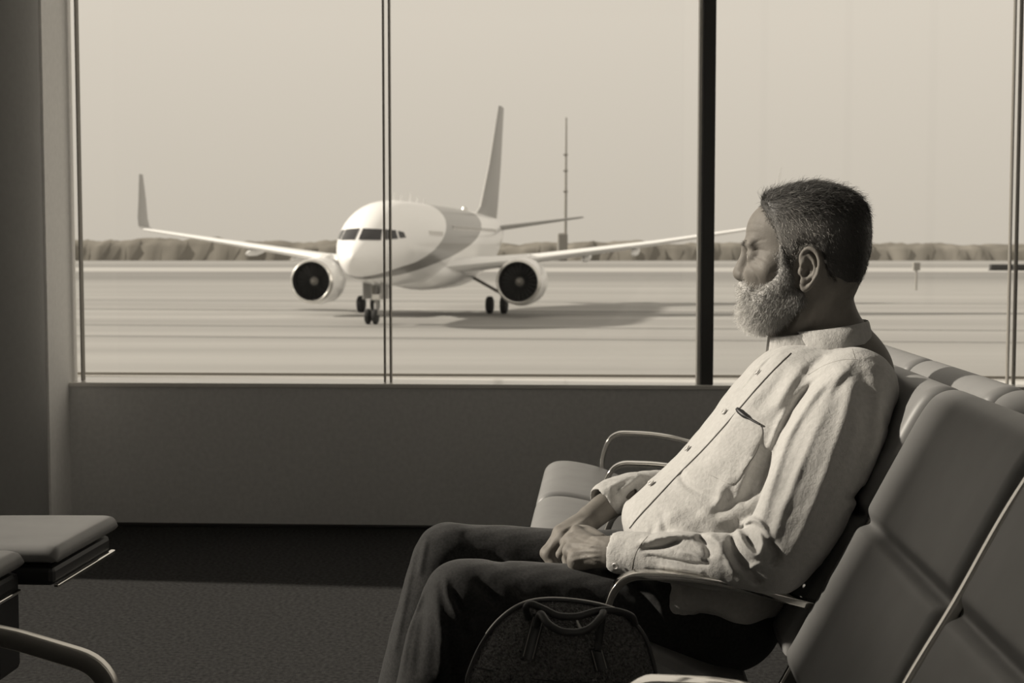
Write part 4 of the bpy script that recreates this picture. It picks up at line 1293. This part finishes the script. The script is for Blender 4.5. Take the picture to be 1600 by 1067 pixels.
# raised placket band
def band(pxs, width, th=.0016, side=-1):
    rows = []
    P0 = [hit(sB, x, y) for x, y in pxs]
    P0 = [(p, n) for p, n in P0 if p is not None]
    for i, (p, n) in enumerate(P0):
        t = P0[min(i + 1, len(P0) - 1)][0] - P0[max(i - 1, 0)][0]
        t /= np.linalg.norm(t)
        g = np.cross(n, t); g /= np.linalg.norm(g)
        if g @ np.array(-CX) < 0: g = -g
        row, nr = [], []
        for k in range(7):
            q, nn, _, _ = sB.find_nearest(Vector(p + g * (.001 + width * k / 6)))
            nn = np.array(nn)
            if nn @ n < 0: nn = -nn
            row.append(np.array(q) + nn * th); nr.append(np.array(q) - nn * .002)
        rows.append(row + nr[::-1])
    return MB().rings(rows)
wchild(band(SEAM_PX[3:-2], .030).build('placket', M['shirt'], None, angle=60))
pB = None
def disc(name, px, py, r, m, th=.0022):
    p, n = hit(sB, px, py)
    if p is None: return
    p = p + n * .0036
    mb = MB().lathe(p, n, [(-.001, r * .9), (th * .6, r), (th, r * .88), (th, r * .72), (th * .6, r * .62), (th * .6, .0002)], 20)
    b = wchild(mb.build(name, m, None, angle=50))
    a = np.cross(n, (0, 0, 1)); a /= np.linalg.norm(a); c = np.cross(n, a)
    hm = MB()
    for i in (-1, 1):
        for j in (-1, 1):
            q = p + n * (th * .62) + a * i * r * .2 + c * j * r * .2
            hm.lathe(q, n, [(0, r * .10), (.0003, r * .10)], 8)
    o = hm.build('thread_holes', M['stitch'], b)
    o.matrix_parent_inverse = b.matrix_world.inverted() if False else Matrix.Identity(4)
    return b
for x, y in ((1186, 583), (1134, 645), (1076, 702), (1019, 757)):
    disc('button', x, y, .0064, M['button'])
disc('button', 963, 882, .0058, M['button'])
# chest pocket
PK = [(1153, 641), (1190, 666), (1184, 700), (1166, 730), (1146, 756), (1118, 746), (1100, 734), (1112, 706), (1132, 672)]
_pc = np.mean(PK, 0)
grid = []
pk = crom(np.array(PK + [PK[0]]), 6)[:-1]
rs = []
for k, (s_, off) in enumerate(((1.0, -.001), (1.0, .0016), (.97, .0022), (.8, .0020), (.55, .0020), (.28, .0020))):
    rs.append([on_shirt(*(_pc + (q - _pc) * s_), off) for q in pk])
wchild(MB().rings(rs).build('pocket', M['shirt'], None, angle=60))
stitched('pocket_seam', crom([(1190, 666), (1184, 700), (1166, 730), (1146, 756)], 6), .0008, M['seam'], .0012)
stitched('pocket_seam', crom([(1146, 756), (1118, 746), (1100, 734)], 6), .0005, M['seam'], .0010)
M['seam_light'] = mat('tone_stitching', (0.30, 0.29, 0.27), 0.9)
stitched('cuff_seam', crom([(1012, 838), (1000, 852), (992, 868), (988, 884), (986, 897)], 5), .0006, M['seam_light'], 0)
stitched('shoulder_seam', crom([(1262, 586), (1290, 570), (1318, 562), (1340, 562)], 5), .0005, M['seam_light'], 0)
stitched('yoke_seam', crom([(1331, 530), (1332, 545), (1336, 560)], 4), .0005, M['seam_light'], 0)
# a dark pen clipped in the pocket
pen = [on_shirt(x, y, .0045) for x, y in crom([(1155, 641), (1163, 649), (1176, 657), (1189, 664)], 4)]
pn = MB().tube(pen, np.interp(np.linspace(0, 1, len(pen)), [0, .1, .42, .55, 1], [.0034, .0046, .0044, .0020, .0018]), 10)
tag(pn.build('pen', M['black'], None), 'slim black pen clipped across the top of the shirt pocket', 'pen')

# ---- eyes
M['eye'] = mat('eye_white', (.55, .53, .5), .2); M['iris'] = mat('iris', (.05, .04, .035), .2)
for s in (1, -1):
    e = wchild(MB().lathe(hd(.0875, s * .031, -.009), Hf, [(-.0118 * math.cos(a), .0118 * math.sin(a) + 1e-4) for a in np.linspace(0, math.pi, 12)], 18).build('eye', M['eye'], None))
    c = hd(.0875, s * .031, -.009)
    MB().lathe(c, Hf, [(.0104, .0055), (.0117, .0030), (.0121, .0002)], 16).build('iris', M['iris'], e)

# ---- hair and beard: a close shell plus single strands
def hair_mat(name, c0, c1, base=None):
    m = bpy.data.materials.new(name); m.use_nodes = True
    N, L = m.node_tree.nodes, m.node_tree.links
    b = N['Principled BSDF']; b.inputs['Roughness'].default_value = .48; b.inputs['Specular IOR Level'].default_value = .45
    at = N.new('ShaderNodeAttribute'); at.attribute_name = 'shade'
    mx = N.new('ShaderNodeMix'); mx.data_type = 'RGBA'
    mx.inputs[6].default_value = (*c0, 1); mx.inputs[7].default_value = (*c1, 1)
    L.new(at.outputs['Fac'], mx.inputs[0]); L.new(mx.outputs[2], b.inputs['Base Color'])
    return m
M['hair'] = hair_mat('grey_hair', (.024, .023, .022), (.55, .53, .50))
M['beard'] = hair_mat('white_beard', (.16, .156, .15), (.80, .785, .76))

_HB = np.array([(-.14, -.070), (-.10, -.072), (-.075, -.066), (-.055, -.050), (-.040, -.030), (-.034, -.008), (-.028, .008), (-.006, .012), (.006, .006), (.012, -.012), (.016, -.026), (.030, -.026), (.036, -.010), (.040, .015), (.050, .045), (.062, .062), (.072, .076), (.080, .086), (.10, .10), (.14, .2)])
def hair_margin(q):
    return q[:, 2] - np.interp(q[:, 0], _HB[:, 0], _HB[:, 1])
def hair_th(q):
    u = np.clip((q[:, 2] - .045) / .05, 0, 1)
    back = np.clip((q[:, 0] + .075) / .06, .35, 1)
    return .0035 + .0085 * u * u * (3 - 2 * u) * back
def hair_fn(p, c, rad):
    q = to_head(p)
    d = head_core(p) - hair_th(q) * np.clip(.25 + hair_margin(q) / .028, .25, 1)
    return np.maximum(d, -hair_margin(q) * .55)
hair, hV, hQ = surface('hair', hair_fn, None, HEAD - .16, HEAD + .16, .0024, M['hair'])
wchild(hair)
BRD = [hell((.086, 0, -.104), (.027, .038, .026), .02), hell((.060, 0, -.118), (.038, .042, .020), .02),
       hcone((.030, .064, -.045), (.070, .043, -.092), .013, .022, .03), hcone((.030, -.064, -.045), (.070, -.043, -.092), .013, .022, .03),
       hcone((.036, .0725, .006), (.030, .067, -.050), .0035, .0095, .014), hcone((.036, -.0725, .006), (.030, -.067, -.050), .0035, .0095, .014),
       hcone((.010, .058, -.080), (.060, .040, -.110), .016, .020, .02), hcone((.010, -.058, -.080), (.060, -.040, -.110), .016, .020, .02),
       hcone((.108, .004, -.061), (.096, .034, -.076), .0075, .0095, .01), hcone((.108, -.004, -.061), (.096, -.034, -.076), .0075, .0095, .01),
       hcone((.096, .034, -.076), (.090, .034, -.100), .0095, .015, .012), hcone((.096, -.034, -.076), (.090, -.034, -.100), .0095, .015, .012)]
def beard_fn(p, c, rad):
    d = eval_prims(BRD, p, c, rad)
    if c is not None:
        q = to_head(p)
        d = d - .0012 * np.sin(q[:, 0] * 330 + 8 * np.sin(q[:, 2] * 60)) * np.sin(q[:, 2] * 250 + q[:, 1] * 200) 
    return d
beard, dV, dQ = surface('beard', beard_fn, None, HEAD - .17, HEAD + .17, .0024, M['beard'])
wchild(beard)

def normals_of(V, Q):
    n = np.cross(V[Q[:, 2]] - V[Q[:, 0]], V[Q[:, 3]] - V[Q[:, 1]])
    n /= np.maximum(np.linalg.norm(n, axis=1)[:, None], 1e-12)
    c = V[Q].mean(1)
    return c, n

def set_shade(o, val):
    a = o.data.attributes.new('shade', 'FLOAT', 'POINT')
    a.data.foreach_set('value', np.ascontiguousarray(val, np.float32))

def strands(name, roots, dirs, length, rad, shade, curl, m, seg=4, droop=None):
    n = len(roots)
    t = np.linspace(0, 1, seg + 1)
    pts = roots[:, None, :] + dirs[:, None, :] * (length[:, None] * t[None])[..., None]
    if droop is not None: pts = pts + droop[:, None, :] * (length[:, None] * (t ** 2)[None])[..., None]
    ph = rng.uniform(0, 6.28, n)
    side = np.cross(dirs, rng.normal(size=(n, 3))); side /= np.linalg.norm(side, axis=1)[:, None]
    pts = pts + side[:, None, :] * (curl * length[:, None] * np.sin(ph[:, None] + t[None] * 5.5) * t[None])[..., None]
    s2 = np.cross(dirs, side)
    rr = rad * (1 - .75 * t)
    V = []
    for k in range(3):
        a = 2 * math.pi * k / 3
        V.append(pts + (math.cos(a) * side + math.sin(a) * s2)[:, None, :] * rr[None, :, None])
    V = np.stack(V, 2)                                  # n, seg+1, 3, 3
    idx = np.arange(n * (seg + 1) * 3).reshape(n, seg + 1, 3)
    F = []
    for k in range(3):
        F.append(np.stack([idx[:, :-1, k], idx[:, :-1, (k + 1) % 3], idx[:, 1:, (k + 1) % 3], idx[:, 1:, k]], -1).reshape(-1, 4))
    o = fast_mesh(name, V.reshape(-1, 3), np.concatenate(F), m)
    set_shade(o, np.repeat(shade, (seg + 1) * 3))
    return o

def grey_at(q):
    """how grey the hair is: pale at temple and above the ear, dark crown and nape"""
    g = np.exp(-((q[:, 0] - .030) / .040) ** 2 - ((q[:, 2] - .020) / .042) ** 2)
    g2 = np.exp(-((q[:, 0] + .015) / .035) ** 2 - ((q[:, 2] - .036) / .020) ** 2)
    return np.clip(.07 + .9 * g + .6 * g2, 0, 1)

c, n = normals_of(hV, hQ)
q = to_head(c)
if ((c - HEAD) * n).sum(1).mean() < 0: n = -n
set_shade(hair, np.clip(grey_at(to_head(hV)) * .22, 0, 1))
ok = np.where((hair_margin(q) > .0005) & (head_core(c) > .001))[0]
pick = rng.choice(ok, 17000)
q = q[pick]; nn = n[pick]
top = np.clip((q[:, 2] - .05) / .04, 0, 1)
comb = -Hf[None] * (.9 * top + .45)[:, None] - Hu[None] * (.75 * (1 - top))[:, None] + Hl[None] * (.2 * np.sign(q[:, 1]) * top)[:, None]
comb = comb - nn * (comb * nn).sum(1)[:, None]
comb /= np.linalg.norm(comb, axis=1)[:, None]
dirs = comb + nn * rng.uniform(.05, .32, len(nn))[:, None] + rng.normal(size=nn.shape) * .30
dirs /= np.linalg.norm(dirs, axis=1)[:, None]
ln = rng.uniform(.006, .012, len(nn)) + top * rng.uniform(.004, .022, len(nn))
sh = np.clip(grey_at(q) * rng.uniform(.1, 2.2, len(nn)) + (rng.random(len(nn)) < .05) * .3, 0, 1)
wchild(tag(strands('hair_strands', c[pick] - nn * .001, dirs, ln, .00034, sh, .22, M['hair'], droop=-nn * .25), kind='stuff'))
# loose hairs at the brow of the hairline and along the crown
c2, n2 = normals_of(dV, dQ)
if ((c2 - c2.mean(0)) * n2).sum(1).mean() < 0: n2 = -n2
q2 = to_head(dV)
def white_at(q):
    return np.clip(.55 + 7.0 * (q[:, 0] - .05) + 2.0 * (-q[:, 2] - .09), .18, 1)
set_shade(beard, np.clip(white_at(q2) * .50, 0, 1))
q2 = to_head(c2)
ok = np.where(head_core(c2) > .0005)[0]
pick = rng.choice(ok, 11000)
q2 = q2[pick]; nn = n2[pick]
low = np.clip((-q2[:, 2] - .03) / .08, 0, 1)
dirs = nn * (.45 + .25 * low)[:, None] - Hu[None] * .8 + Hf[None] * (.30 * low)[:, None] + rng.normal(size=nn.shape) * .28
dirs /= np.linalg.norm(dirs, axis=1)[:, None]
ln = rng.uniform(.005, .010, len(nn)) + low * rng.uniform(.002, .012, len(nn))
sh = np.clip(white_at(q2) * rng.uniform(.35, 1.5, len(nn)), 0, 1)
wchild(tag(strands('beard_strands', c2[pick] - nn * .0008, dirs, ln, .00036, sh, .16, M['beard']), kind='stuff'))
# soft edge of the beard: short single hairs on the cheek, temple and neck
near = bV[np.linalg.norm(bV - hd(.05, 0, -.06), axis=1) < .13]
e_ = eval_prims(BRD, near); qq = to_head(near)
w_ = np.exp(-np.maximum(e_, 0) / .004) * (e_ > -.002) * (qq[:, 0] > .012) * (qq[:, 2] < .0) * (np.abs(qq[:, 1]) > .012) * (head_core(near) < .006)
pick = rng.choice(len(near), 2600, p=w_ / w_.sum())
qq = qq[pick]; rt = near[pick]
nn = rt - hd(.0, 0, -.04); nn = nn / np.linalg.norm(nn, axis=1)[:, None]
dirs = nn * .35 - Hu[None] * .9 + rng.normal(size=nn.shape) * .3
dirs /= np.linalg.norm(dirs, axis=1)[:, None]
wchild(tag(strands('cheek_strands', rt, dirs, rng.uniform(.003, .008, len(rt)), .0003, np.clip(white_at(qq) * rng.uniform(.3, 1.4, len(rt)), 0, 1), .15, M['beard']), kind='stuff'))
near = bV[(np.linalg.norm(bV - hd(-.02, 0, .02), axis=1) < .15)]
qq = to_head(near); mg = hair_margin(qq)
w_ = np.exp(-np.maximum(-mg, 0) / .004) * (mg < .003) * (mg > -.012) * (head_core(near) < .003) * (head_core(near) > -.003)
pick = rng.choice(len(near), 2600, p=w_ / w_.sum())
qq = qq[pick]; rt = near[pick]
nn = rt - hd(-.01, 0, .0); nn = nn / np.linalg.norm(nn, axis=1)[:, None]
dirs = nn * .3 - Hu[None] * .7 - Hf[None] * .35 + rng.normal(size=nn.shape) * .3
dirs /= np.linalg.norm(dirs, axis=1)[:, None]
wchild(tag(strands('hairline_strands', rt, dirs, rng.uniform(.003, .008, len(rt)), .0003, np.clip(grey_at(qq) * rng.uniform(.1, 1.8, len(rt)), 0, 1), .15, M['hair']), kind='stuff'))
# eyebrows and lashes
rt = []; dr = []
for s in (1, -1):
    for k in range(130):
        t = rng.random(); l = .012 + .034 * t
        rt.append(hd(.107 - .012 * t - .0085 * t * t, s * l, .012 + .004 * math.sin(t * 3) + rng.uniform(-.003, .003))); dr.append(Hf * .5 + s * Hl * .6 - Hu * .15 + rng.normal(size=3) * .2)
rt = np.array(rt); dr = np.array(dr); dr /= np.linalg.norm(dr, axis=1)[:, None]
wchild(tag(strands('eyebrow_strands', rt, dr, rng.uniform(.005, .009, len(rt)), .0003, rng.uniform(.1, .6, len(rt)), .1, M['hair']), kind='stuff'))
